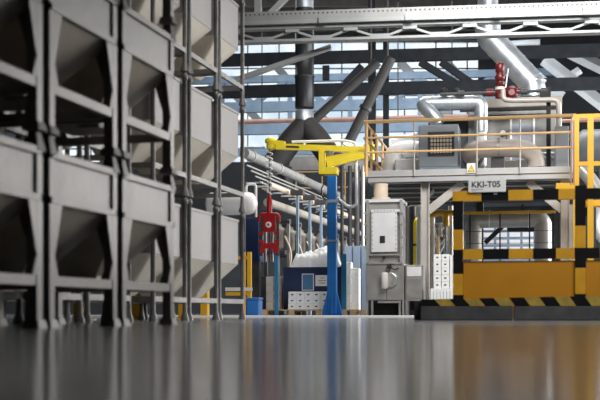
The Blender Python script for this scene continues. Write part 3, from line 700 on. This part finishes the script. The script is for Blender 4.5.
for i, (px, m_, lab) in enumerate(((407, 'machine', 'grey upright post between the grey machine and the feed hopper'), (413, 'charcoal', 'dark upright post behind the low cabinet'))):
    x = F.x(px, .2); solo('upright_pipe', lab, 'pipe', F, (x, .2, 0), MB().tube([(x, .2, 0), (x, .2, 2.45)], .06, 10), m_)

# ================================================================ PLATFORM
FP = Frame(368, 21, -11)
px_, pz = FP.x, lambda y, p=470: FP.z(p, y)
xl, xr = FP.x(368), FP.x(572.5); DZ0, DZ1 = FP.z(470, 180.5), FP.z(470, 168.5)
T = Thing('platform', 'grey steel work platform carrying ducts and a fan unit', 'platform', FP, ((xl+xr)/2, 2, 0))
T.part('deck', MB().box(xl, xr, .06, 4.6, DZ1-.05, DZ1), 'machine')
T.part('fascia', MB().box(xl, xr, 0, .06, DZ0, DZ1, .006), 'deck_edge'); T.part('fascia_lip', MB().box(xl, xr, -.03, .0, FP.z(470, 174.8), FP.z(470, 174)), 'beige_steel')
T.part('side_fascia', MB().box(xl, xl+.05, .06, 4.6, DZ0, DZ1), "deck_edge")
for k in range(15):
    y = .25+k*.3; T.part('joist', MB().box(xl, xr, y, y+.08, DZ0+.0, DZ1-.05), 'charcoal' if k % 3 else 'machine')
def col(px, y, m_='beige_steel', wd=.075):
    x = FP.x(px, y); T.part('column', MB().box(x-wd, x+wd, y-.03, y+.03, 0, DZ0).box(x-wd, x-wd+.015, y-.09, y+.09, 0, DZ0).box(x+wd-.015, x+wd, y-.09, y+.09, 0, DZ0), m_); return x
x = col(425.3, .25); q = FP.at(458, 183, .25)
T.part('knee_brace', MB().bar((x+.05, .25, FP.z(428, 211, .25)), (FP.x(463, .25), .25, DZ0-.02), .07, .14), 'beige_steel'); T.part('knee_brace', MB().bar((x+.02, .3, FP.z(425, 196, .25)), (x+.02, 1.6, DZ0), .08, .1), 'charcoal')
x = col(565, .25); T.part('knee_brace', MB().bar((x-.05, .25, FP.z(562, 210, .25)), (FP.x(528, .25), .25, DZ0-.02), .07, .14), 'beige_steel')
x = col(372, 4.2, 'charcoal'); x = col(480, 4.2, 'charcoal'); x = col(556, 4.2, 'charcoal')
ws = T.part('warning_sign', MB().box(FP.x(467), FP.x(475.5), -.045, -.03, FP.z(471, 173), FP.z(471, 163.5)), 'offwhite', label='white plate with a warning triangle')
def tri(s, y): 
    c_ = FP.p(471.2, 169.2, y); return [c_+V((-.07*s, 0, -.045*s)), c_+V((.07*s, 0, -.045*s)), c_+V((0, 0, .085*s))]
T.part('warning_triangle', MB().prism(tri(.9, -.048), (0, .004, 0)), 'ink', ws); T.part('triangle_field', MB().prism(tri(.62, -.052), (0, .004, 0)), 'crane_yellow', ws)
cc = FP.p(471.2, 169.0, -.056); T.part('bolt_mark', MB().prism([cc+V((.008, 0, .03)), cc+V((-.016, 0, -.004)), cc+V((.0, 0, -.004)), cc+V((-.006, 0, -.026)), cc+V((.018, 0, .008)), cc+V((.002, 0, .008))], (0, .003, 0)), 'ink', ws)
# railing
T = Thing('platform_railing', 'tan tube railing along the edge of the work platform', 'railing', FP, (FP.x(370), .03, DZ1))
zr = [FP.z(365, 122.5), FP.z(365, 138.5), FP.z(365, 153)]; xa = xl-.06; xb = FP.x(576)
for i, z in enumerate(zr): T.part('rail', MB().tube([(xa, -.05, z), (xb, -.05, z)], .032 if i == 0 else .02, 10), 'rail_yellow')
for px in (366.8, 414.5, 477, 520, 572): 
    x = FP.x(px); T.part('post', MB().tube([(x, -.05, DZ0+.1), (x, -.05, zr[0])], .03 if px < 370 else .014, 8), 'rail_yellow' if px < 370 else 'beige_steel')
for z in zr: T.part('rail', MB().tube([(xa, -.05, z), (xa, 4.5, z)], .026, 10), 'rail_yellow')
for y in (.9, 1.8, 2.7, 3.6, 4.5): T.part('post', MB().tube([(xa, y, DZ1), (xa, y, zr[0])], .026, 8), 'rail_yellow')
T.part('toe_board', MB().box(xa-.01, xa+.01, -.03, 4.5, DZ1-.02, DZ1+.12), 'rail_yellow')
# air unit
D = .9
T = Thing('air_unit', 'blue grey air handling box with a louvred front on the platform', 'fan unit', FP, (FP.x(438, D), D+.4, DZ1+.001))
x0, x1 = FP.x(418.5, D), FP.x(458.5, D); z1 = FP.z(438, 124.5, D); z0 = FP.z(438, 167, D)
T.part('casing', MB().box(x0, x1, D, D+.8, z0, z1, .02), 'unit_grey')
T.part('foot', MB().box(x0+.05, x0+.2, D, D+.7, DZ1+.001, z0), 'charcoal'); T.part('foot', MB().box(x1-.2, x1-.05, D, D+.7, DZ1+.001, z0), 'charcoal')
a, b, c0, c1 = FP.x(428, D), FP.x(454.5, D), FP.z(441, 156, D), FP.z(441, 132, D)
fr = T.part('louvre_frame', MB().box(a, b, D-.03, D, c0, c0+.03).box(a, b, D-.03, D, c1-.05, c1).box(a, a+.03, D-.03, D, c0, c1).box(b-.03, b, D-.03, D, c0, c1), 'charcoal')
T.part('louvre_back', MB().box(a, b, D-.004, D, c0, c1), 'dark', fr)
mb = MB()
for k in range(7):
    for j in range(5):
        xx0 = a+.04+k*(b-a-.08)/7; zz0 = c0+.04+j*(c1-c0-.1)/5; mb.box(xx0+.008, xx0+(b-a-.08)/7-.008, D-.02, D-.005, zz0+.012, zz0+(c1-c0-.1)/5-.008)
T.part('slats', mb, 'louvre', fr)
T.part('plinth', MB().prism([(x0, D-.02, z0), (x1+.02, D-.02, z0), (x1+.02, D-.02, z0-.08), (x0+.05, D-.02, z0-.08)], (0, .04, 0)), 'unit_grey')
# grey elbowed duct over the unit
D = 1.5
T = Thing('elbow_duct', 'fat galvanised duct bent at both ends above the louvred unit', 'duct', FP, (FP.x(450, D), D, FP.z(450, 110, D)))
r = (FP.z(450, 96, D)-FP.z(450, 111, D))/2; zc_ = FP.z(450, 103.5, D)
T.part('run', MB().tube([FP.p(431, 103.5, D), FP.p(474, 102.5, D)], r, 20), 'galv')
T.part('elbow', MB().tube([FP.p(432, 103.5, D), FP.p(422, 104, D), FP.p(431, 113, D-.1), FP.p(440, 124, D-.1)], r*.98, 20, .25), 'galv')
T.part('elbow', MB().tube([FP.p(473, 102.5, D), FP.p(481, 102.5, D), FP.p(481, 112, D), FP.p(481, 132, D)], r*.9, 20, .2), 'galv')
for px in (432, 452, 469): T.part('clamp_ring', MB().tube([FP.p(px, 103.3, D), FP.p(px+1, 103.3, D)], r*1.05, 20), 'machine')
T.part('down_pipe', MB().tube([FP.p(481, 125, D), FP.p(481, 166, D)], r*.75, 16), 'machine_pale')
for px, lab in ((444, 'black round cap standing on the duct above the louvred unit'), (456.5, 'black round cap nearest the red valve')):
    p = FP.p(px, 94.2, D); solo('vent_cap', lab, 'cap', FP, p, MB().lathe(p+V((0, 0, -.04)), (0, 0, 1), [(.03, 0), (.03, .06), (.065, .07), (.065, .14), (.04, .16)], 14), 'dark')
# white bulging insulated ducts behind the railing corner
T = Thing('insulated_duct', 'white insulated ducts bulging behind the railing corner', 'duct', FP, (FP.x(405, 1.6), 1.6, DZ1+.001))
T.part('bend', MB().tube([FP.p(392, 172, 2), FP.p(394, 153, 2), FP.p(408, 150, 2), FP.p(425, 152, 2)], .2, 18, .4), 'white')
T.part('run', MB().tube([FP.p(393, 147, 2.6), FP.p(419, 141, 2.6)], .2, 18), 'machine_pale'); T.part('saddle', MB().box(FP.x(396, 1.8), FP.x(420, 1.8), 1.6, 2.1, DZ1+.001, FP.z(405, 160, 1.8), .03), 'sheet')
# U bend
D = .55
T = Thing('u_bend_pipe', 'fat pale insulated pipe curving like a U with a round blue grey flange', 'pipe', FP, (FP.x(500, D), D, FP.z(500, 165, D)))
r = (FP.z(500, 139.5, D)-FP.z(500, 157.5, D))/2
T.part('bend', MB().tube([FP.p(473, 158, D+.72), FP.p(471.5, 156.5, D+.5), FP.p(470.5, 154.5, D+.3), FP.p(473, 151, D+.12), FP.p(480, 149, D), FP.p(500, 148, D), FP.p(518, 148.3, D), FP.p(527, 150, D), FP.p(533, 154.5, D+.05), FP.p(535.5, 161, D+.1), FP.p(536, 167.5, D+.1)], r, 24, 0), 'insul')
T.part('flange', MB().lathe(FP.p(472, 154, D+.62), (.7, 1, 0), [(.25, 0), (.27, .02), (.27, .06), (.25, .08)], 32), 'unit_grey', label='round blue grey flange')
p = FP.p(497.5, 148, D); T.part('strap', MB().tube([p, p+V((.045, 0, 0))], r*1.06, 24), 'machine')
T.part('strap_lug', MB().box(p.x-.01, p.x+.055, D-.04, D+.04, p.z+r, p.z+r+.09), 'machine'); T.part('support', MB().box(p.x-.12, p.x+.12, D, D+.06, DZ1+.001, p.z-r*.8), 'charcoal')
p = FP.p(541, 157.5, D+.95); T.part('side_pipe', MB().tube([p, p+V((.5, 0, 0))], r*.62, 18), 'galv', label='galvanised branch pipe')
T.part('tank', MB().box(FP.x(505, D+.6), FP.x(527, D+.6), D+.5, D+.7, DZ1, FP.z(515, 160, D+.5), .02), 'machine_pale')
# beige tank behind
D = 2.2
T = Thing('plant_housing', 'large beige grey plant housing behind the U shaped pipe', 'housing', FP, (FP.x(520, D), D, DZ1+.001))
T.part('casing', MB().box(FP.x(468, D), FP.x(556, D), D, D+1.2, DZ1+.001, FP.z(500, 111, D), .01), 'housing')
T.part('roof_slab', MB().box(FP.x(486, D), FP.x(562, D), D-.05, D+1.25, FP.z(500, 108, D), FP.z(500, 98, D), .02), 'tank_beige')
T.part('vent_band', MB().box(FP.x(460, D), FP.x(557, D), D-.03, D, FP.z(500, 111, D), FP.z(500, 108, D)), 'dark'); T.part('vent_band', MB().box(FP.x(486, D), FP.x(548, D), D-.04, D-.01, FP.z(500, 119, D), FP.z(500, 115, D)), 'charcoal')
for px in (484, 510, 533): T.part('rib', MB().box(FP.x(px, D), FP.x(px+2, D), D-.05, D, DZ1, FP.z(500, 119, D)), 'machine_pale')
T.part('door', MB().box(FP.x(512, D), FP.x(531, D), D-.03, D, FP.z(520, 165, D), FP.z(520, 124, D)), 'wall_mid'); T.part('gauge', MB().lathe(FP.p(503, 133, D-.03), (0, -1, 0), [(.05, 0), (.05, .06)], 14), 'white', label='small white gauge')
T.part('handle', MB().box(FP.x(506, D), FP.x(507.5, D), D-.1, D, FP.z(507, 140, D), FP.z(507, 132, D)), 'dark_red')
T.part('top_duct', MB().box(FP.x(428, D), FP.x(467.5, D), D+.1, D+.9, DZ1+.001, FP.z(450, 118, D)), 'charcoal')
# big silver duct
D = 2.4
T = Thing('silver_duct', 'large bright galvanised duct bending down from the roof beside the red valve', 'duct', FP, (FP.x(530, D), D, FP.z(530, 98, D)))
r = .245; P = [FP.p(488, -20, D), FP.p(488, 36, D), FP.p(533, 84, D), FP.p(533, 97.6, D)]
T.part('upper_length', MB().tube([P[0], P[0]+(P[1]-P[0])*.90], r*.82, 28), 'galv')
P[0] = P[0]+(P[1]-P[0])*.80
T.part('bend', MB().tube(P, r*1.02, 28, .4, 6), 'galv')
d_ = (P[2]-P[1]); 
for t in (.05, .22, .4, .58, .76, .94): q = P[1]+d_*t; T.part('seam_ring', MB().tube([q, q+d_.normalized()*.03], r*1.045, 28), 'galv')
q = P[3]+V((0, 0, .30)); T.part('seam_ring', MB().tube([q, q+V((0, 0, .03))], r*1.045, 28), 'galv')
# red valve and pipe
D = 1.3
T = Thing('red_valve', 'red motorised valve standing on the black pipe above the platform', 'valve', FP, FP.p(500, 97, D))
p = FP.p(500, 97, D); k_ = FP.z(500, 96, D)-FP.z(500, 97, D)
T.part('body', MB().lathe(p+V((0, 0, -.02)), (0, 0, 1), [(.09, 0), (.09, 8*k_), (.07, 8.5*k_), (.07, 12*k_), (.09, 12.2*k_), (.09, 16*k_)], 16), 'dark_red')
T.part('wheel_housing', MB().lathe(p+V((0, 0, 18*k_)), (0, 0, 1), [(.05, -2*k_), (.09, 0), (.1, 2*k_), (.06, 6*k_), (.06, 7*k_)], 16), 'dark_red')
T.part('actuator', MB().lathe(p+V((.0, 0, 24*k_)), (0, 0, 1), [(.06, 0), (.085, .02), (.085, 8*k_), (.07, 10*k_), (.03, 11*k_)], 16), 'dark_red')
T.part('handwheel', MB().lathe(p+V((.22, 0, 3.5*k_)), (0, -1, 0), [(.05, -.06), (.13, 0), (.13, .05), (.06, .1)], 18), 'dark_red'); T.part('branch', MB().tube([p+V((0, 0, 4.5*k_)), p+V((.36, 0, 4.5*k_))], .06, 12), 'dark_red')
T.part('bonnet_band', MB().lathe(p+V((0, 0, 7*k_)), (0, 0, 1), [(.095, 0), (.095, .05)], 16), 'offwhite')
T.part('lever', MB().tube([p+V((.1, 0, 9*k_)), p+V((.15, 0, 28*k_))], .015, 6), 'machine')
T = Thing('valve_pipe', 'thin black pipe running level through the red valve', 'pipe', FP, FP.p(455, 93, D+.05))
T.part('pipe', MB().tube([FP.p(440, 94.5, D), FP.p(545.2, 90.6, D)], .032, 10), 'charcoal')
for px in (458, 488, 521, 541): q = FP.p(px, 94.5-(px-440)*.037, D); T.part('coupling', MB().tube([q, q+V((.12, 0, 0))], .06, 12), 'charcoal')
for px in (486, 512): q = FP.p(px, 94.5-(px-440)*.037, D); T.part('sleeve', MB().tube([q, q+V((.14, 0, 0))], .075, 12), 'dark_red')
x, z = FP.at(548.5, 87, D); T = Thing('black_post', 'black upright post at the end of the valve pipe', 'post', FP, (x, D, DZ1+.001))
T.part('post', MB().box(x-.04, x+.04, D-.04, D+.04, DZ1+.001, z), 'dark'); T.part('bracket', MB().box(x-.16, x, D-.05, D+.05, FP.z(548, 97, D), FP.z(548, 91, D)), 'dark')
T = Thing('bent_pipe', 'slim grey pipe running from the red valve and bending down at the end', 'pipe', FP, FP.p(559, 170, 1.15))
T.part('pipe', MB().tube([FP.p(503, 90, 1.15), FP.p(503, 99.5, 1.15), FP.p(512, 100.5, 1.15), FP.p(558.5, 99.5, 1.15), FP.p(559, 112, 1.15), FP.p(559, 169, 1.15)], .05, 12, .2), 'beige_steel'); q = FP.p(559, 118, 1.15); T.part('collar', MB().tube([q, q+V((0, 0, .06))], .075, 12), 'machine')
x0, x1 = FP.x(555, .7), FP.x(569, .7)
T = Thing('switch_cabinet', 'pale blue grey switch cabinet at the far end of the platform railing', 'cabinet', FP, ((x0+x1)/2, .7, DZ1+.001))
T.part('body', MB().box(x0, x1, .7, 1.0, DZ1+.001, FP.z(562, 126, .7), .01), 'unit_grey'); T.part('door', MB().box(x0+.02, x1-.02, .68, .7, DZ1+.05, FP.z(562, 129, .7)), 'unit_grey')

# under the platform: big inverted U duct, window behind, mesh fence
FQ = Frame(505, 23.2, -11)
T = Thing('portal_duct', 'grey inverted U shaped duct standing under the platform', 'duct', FQ, (FQ.x(505), 0, 0))
r = .17
T.part('pipe', MB().tube([FQ.p(473.5, 300), FQ.p(473.5, 220), FQ.p(543, 218.5), FQ.p(543, 300)], r, 18, .15), 'machine'); mb = MB().tube([FQ.p(489, 219.5), FQ.p(490, 219.5)], r*1.06, 18).tube([FQ.p(528, 219), FQ.p(529, 219)], r*1.06, 18); T.part('seam_ring', mb, 'machine_pale')
T.part('foot', MB().box(FQ.x(468), FQ.x(479), -.2, .2, 0, .03), "machine")
T = Thing('mesh_fence', 'dark wire mesh fence panel in front of the inverted U duct', 'fence', FQ, (FQ.x(500, -.6), -.6, 0))
for px in (470, 500, 529.5, 553): x = FQ.x(px, -.6); T.part('post', MB().box(x-.014, x+.014, -.62, -.58, 0, FQ.z(500, 213, -.6)), 'dark')
for y in (231, 243, 262, 285): T.part('wire', MB().box(FQ.x(466, -.6), FQ.x(556, -.6), -.605, -.595, FQ.z(500, y+.5, -.6), FQ.z(500, y, -.6)), 'dark')
T.part('top_rail', MB().box(FQ.x(455, -.6), FQ.x(556, -.6), -.63, -.57, FQ.z(500, 214, -.6), FQ.z(500, 211.3, -.6)), 'yellow', label='yellow top rail')
T = Thing('glazed_door', 'sliding loading door with blue lit panes seen through the inverted U duct', 'door', FQ, (FQ.x(512, 6), 6, 0))
x0, x1 = FQ.x(478, 6), FQ.x(552, 6)
T.part('panel', MB().box(x0, x1, 6, 6.1, 0, FQ.z(512, 222, 6)), 'cab_blue')
mb = MB()
for j in range(4):
    for k in range(5):
        a = x0+.1+k*(x1-x0-.2)/5; zz0 = FQ.z(512, 252-j*7.2, 6); mb.box(a+.03, a+(x1-x0-.2)/5-.03, 5.97, 6, zz0+.02, zz0+.13)
T.part('panes', mb, 'panel_white', label='pale translucent panes')
mb = MB().bar(FQ.p(485, 243, 3), FQ.p(503, 226, 3), .1); T.part('door_arm', mb, 'dark')
mb = MB().box(FQ.x(507, 2), FQ.x(537, 2), 2, 2.3, FQ.z(520, 231, 2), FQ.z(520, 223, 2), .02); mb.box(FQ.x(521, 2), FQ.x(524, 2), 2.1, 2.2, FQ.z(520, 223, 2), DZ0)
solo('lamp_housing', 'dark box hung under the platform inside the inverted U duct', 'housing', FQ, FQ.p(522, 228, 2), mb, 'dark')
FX = Frame(440, 25.2, -11)
T = Thing('yellow_elbow', 'yellow elbow pipe under the platform beside the barrier', 'pipe', FX, FX.p(440, 213))
T.part('pipe', MB().tube([FX.p(428, 216), FX.p(440, 212.5), FX.p(446, 214), FX.p(446, 226)], .07, 12, .12), 'yellow'); T.part('stub', MB().tube([FX.p(446, 213), FX.p(456, 213)], .06, 12), 'yellow')
T.part('post', MB().box(FX.x(445.2), FX.x(446.8), -.03, .03, 0, FX.z(446, 226)), 'machine')
for i, (px, r_, m_, y1, lab) in enumerate(((432.5, .05, 'beige_steel', 216, 'beige upright pipe next to the platform column'), (438, .035, 'rail_yellow', 236, 'thin mustard upright pipe beside the platform column'), (451, .06, 'stainless', 206, 'stainless upright pipe next to the striped barrier post'))):
    x = FX.x(px, .5); solo('upright_pipe', lab, 'pipe', FX, (x, .5, 0), MB().tube([(x, .5, 0), (x, .5, FX.z(px, y1, .5))], r_, 10), m_)
T = Thing('hose_rack', 'tangle of grey valves and hoses under the platform', 'valves', FX, (FX.x(437, .8), .8, 0))
T.part('manifold', MB().tube([FX.p(430, 232, .8), FX.p(456, 230, .8)], .07, 12), 'stainless'); T.part('stand', MB().box(FX.x(441, .8), FX.x(444, .8), .75, .85, 0, FX.z(442, 233, .8)), 'charcoal')
for px in (433, 440, 447): T.part('valve', MB().lathe(FX.p(px, 230, .7), (0, 0, 1), [(.06, -.15), (.08, 0), (.05, .1), (.09, .12), (.09, .16)], 12), 'stainless')
for a, b, c_ in (((432, 236), (436, 250), (452, 231)), ((436, 262), (446, 240), (454, 232)), ((434, 228), (438, 244), (447, 244))): T.part('hose', MB().tube([FX.p(*a, .6), FX.p(*b, .6), FX.p(*c_, .6)], .018, 8, .4), 'machine_pale')
for i, (a, b, lab) in enumerate(((430.5, 441, 'blue grey panel board under the platform by its column'), (441.5, 455, 'blue grey panel board under the platform by the striped post'))):
    solo('panel_board', lab, 'panel', FX, (FX.x(a, 1.6), 1.6, 0), MB().box(FX.x(a, 1.6), FX.x(b, 1.6), 1.6, 1.66, 0, FX.z(440, 240, 1.6), .01), 'cab_blue')
# white boxes on white crate
FZ = Frame(442, 20.3, -11)
x0, x1 = FZ.x(430.5), FZ.x(453); zt4 = FZ.z(442, 288.5)
T = Thing('white_crate', 'white slotted plastic crate under the stacked white boxes by the barrier', 'crate', FZ, ((x0+x1)/2, .2, 0))
T.part('body', MB().box(x0+.02, x1-.02, .03, .42, 0, zt4-.03), 'hole')
mb = MB().box(x0, x1, 0, .45, zt4-.05, zt4)
for k in range(7): q = x0+k*(x1-x0-.05)/6; mb.box(q, q+.05, 0, .03, 0, zt4-.05)
mb.box(x0, x1, 0, .03, zt4-.24, zt4-.2).box(x0, x1, 0, .03, 0, .06); T.part('slotted_side', mb, 'white')
for c_, (a, b) in enumerate(((433.3, 441), (441.2, 449))):
    for k in range(5):
        lab = 'white box with hand hole %s of the %s column beside the striped barrier' % (('at the bottom', 'second up', 'middle', 'fourth up', 'at the top')[k], ('outer', 'inner')[c_])
        hb = (FZ.z(442, 254)-zt4)/5; white_box(FZ, FZ.x(a), FZ.x(b), .04, .3, zt4+k*hb, hb, lab, 'white boxes on the white crate')
mb = MB().box(FZ.x(449.4), FZ.x(454), .06, .34, zt4, FZ.z(442, 255), .01); solo('white_carton', 'plain tall white carton between the boxes and the striped post', 'box', FZ, (FZ.x(451), .2, zt4), mb, 'white')

# right end: stair railing, tank, steel
FE = Frame(576, 19.6, -11)
T = Thing('stair_railing', 'bright amber yellow tube railing at the stair end of the platform', 'railing', FE, (0, 0, 0))
zt5 = FE.z(576, 115)
for px in (576, 590.5, 612): T.part('post', MB().box(FE.x(px)-.05, FE.x(px)+.05, -.04, .04, 0, zt5), 'yellow')
for y in (114.5, 162): z = FE.z(576, y); T.part('rail', MB().box(FE.x(573.8), FE.x(640), -.035, .035, z-.07, z), 'yellow')
z = FE.z(576, 190); T.part('step', MB().box(FE.x(556), FE.x(574), -.05, .3, z, z+.12), 'yellow')
z = FE.z(576, 205); T.part('step', MB().box(FE.x(579), FE.x(640), .2, .5, z, z+.1), 'yellow')
for px in (571, 574): T.part('chain', MB().tube([FE.p(px, 120, -.05), FE.p(px, 185, -.05)], .012, 6), 'pink_pipe')
FW = Frame(600, 25, -14)
T = Thing('storage_tank', 'dark grey horizontal tank past the stair railing', 'tank', FW, (FW.x(610), 0, 0))
c = FW.p(578, 151); T.part('shell', MB().lathe(c, (1, 0, 0), [(.05, -.1), (.35, -.05), (.46, .1), (.46, 2.4), (.3, 2.5)], 28), 'tank_grey')
for x in (.5, 2.0): T.part('leg', MB().box(c.x+x-.06, c.x+x+.06, -.3, .3, 0, c.z-.4), 'charcoal')
mb = MB().tube([FW.p(556, 121, .8), FW.p(640, 119, .8)], .04, 10); solo('red_pipe', 'thin reddish pipe running level above the dark horizontal tank', 'pipe', FW, FW.p(556, 121, .8), mb, 'pink_pipe')
mb = MB().tube([FW.p(580, 168, -1), FW.p(590, 178, -1), FW.p(604, 200, -1)], .14, 14, .3); solo('tank_pipe', 'grey bent pipe slanting down under the horizontal tank', 'pipe', FW, FW.p(590, 180, -1), mb, 'machine')
mb = MB().tube([FW.p(600, 208, -1.2), FW.p(594, 222, -1.2), FW.p(600, 238, -1.2), FW.p(612, 246, -1.2)], .09, 12, .4); solo('white_hose', 'fat white hose curving at the picture edge beside the barrier', 'hose', FW, FW.p(596, 225, -1.2), mb, 'machine_pale')
for i, (px, m_, lab) in enumerate(((571.5, 'machine', 'grey upright stanchion beside the platform end column'), (593, 'charcoal', 'dark upright stanchion below the horizontal tank'))):
    x = FW.x(px, -1.5); solo('stanchion', lab, 'post', FW, (x, -1.5, 0), MB().box(x-.06, x+.06, -1.56, -1.44, 0, 2.3), m_)
mb = MB().box(FW.x(560, 1.5), FW.x(660, 1.5), 1.5, 1.6, 0, 2.3); solo('panel_board', 'dark panel board behind the barrier at the stair end', 'panel', FW, (FW.x(600, 1.5), 1.5, 0), mb, 'wall_dark')

# ================================================================ STRIPED BARRIER, KERB, SIGN
FQb = Frame(458, 13.7, -12)
B = FQb
T = Thing('striped_barrier', 'black and yellow striped guard barrier with amber panels', 'barrier', B, (B.x(520), 0, 0))
t_ = .055
def striped(a, b, n, start, wd=.11, dp=.10):
    mb = MB(); a = V(a); b = V(b)
    for k in range(n): mb.m((k+start) % 2).bar(a+(b-a)*k/n, a+(b-a)*(k+1)/n, dp, wd)
    return mb
SM = ['stripe_yellow', 'stripe_black']
zt6 = B.z(458, 196.5); zm6 = B.z(458, 254.5); xa, xb, xc_ = B.x(458), B.x(580), B.x(700)
def rail(x0, x1, z, marks, s):
    mb = MB(); c = s
    for a, b in zip(marks, marks[1:]): mb.m(c).box(a, b, -.05, .05, z-.06, z+.06); c = 1-c
    return mb
mk = [B.x(p) for p in (452.8, 481.5, 508.5, 533, 558.5, 577.5, 602, 626, 650, 676, 700)]
T.part('top_rail', rail(xa, xc_, zt6, mk, 0), SM)
mk = [B.x(p) for p in (463, 483, 509, 533, 556, 574.5, 600, 626, 650, 676, 700)]
T.part('mid_rail', rail(xa, xc_, zm6, mk, 0), SM)
def post(px, ys, s):
    mb = MB(); c = s
    for a, b in zip(ys, ys[1:]): mb.m(c).box(B.x(px)-.06, B.x(px)+.06, -.055, .055, 0 if b > 320 else B.z(px, b), B.z(px, a)); c = 1-c
    T.part('post', mb, SM)
post(458.3, (201.5, 230, 250, 274, 295, 330), 1); post(580.3, (186, 226, 248, 268, 294, 330), 1); post(700, (186, 226, 248, 268, 294, 330), 1)
zp = B.z(520, 261)
for a, b in ((463.5, 575), (586, 695)): T.part('panel', MB().box(B.x(a), B.x(b), -.02, .02, .03, zp, .004), 'amber', label='amber sheet panel')
x0 = B.x(468.4, -.06); x1 = B.x(505.8, -.06); z0 = B.z(480, 192.3, -.06); z1 = B.z(480, 179.2, -.06)
T = Thing('name_sign', 'white sign plate lettered KKI-T05 on the striped top rail', 'sign', B, (x0, -.06, z0))
T.part('plate', MB().box(x0, x1, -.072, -.056, z0, z1, .003), 'white')
T.part('bracket', MB().box(x0+.1, x0+.14, -.056, -.051, z0-.03, z1-.02).box(x1-.14, x1-.1, -.056, -.051, z0-.03, z1-.02), 'machine')
lettering('KKI-T05', 'lettering', T.o, (.035, -.0125, .058), .098, 'ink', .0022)
T.part('small_print', MB().box(x0+.035, x0+.17, -.0735, -.072, z0+.028, z0+.036).box(x0+.035, x0+.10, -.0735, -.072, z0+.014, z0+.019), 'unit_grey')
KF = Frame(420.5, 13.0, -10)
T = Thing('guard_kerb', 'long dark guard kerb with worn black and yellow hazard stripes', 'kerb', KF, (KF.x(500), 0, 0))
x0, x1 = 0, KF.x(700); za, zb_ = KF.z(421, 306), KF.z(421, 305.0)
for a, b in ((420.5, 513), (513.6, 700)): T.part('beam', MB().box(KF.x(a), KF.x(b), 0, .28, 0, za, .012), 'kerb')
mb = MB(); c = 1; zl, zr_ = KF.z(421, 299.5), KF.z(421, 296.0); xs = KF.x(416.5); sp = KF.x(432)-KF.x(417); 
ztop_ = lambda x: zl+(zr_-zl)*max(0, min(1, x/(x1*.7)))
x = 0; k = 0
while x < x1:
    xe = min(x+sp*.98, x1); sk = .06
    p = [(max(0, x+ (sk if x > 0 else 0)), 0, za), (min(x1, xe+sk), 0, za), (xe-sk*.2, 0, ztop_(xe)), (max(0, x-sk*.2), 0, ztop_(x))]
    mb.m((k+1) % 2).prism(p, (0, .28, 0)); x = xe; k += 1
T.part('hazard_stripe', mb, ['stripe_worn', 'stripe_black'])
mb = MB().box(KF.x(413), KF.x(420.3), .15, .35, 0, KF.z(417, 301), .01)
solo('rubber_stop', 'black rubber stop block at the end of the striped kerb', 'block', KF, (KF.x(416), .25, 0), mb, 'dark')
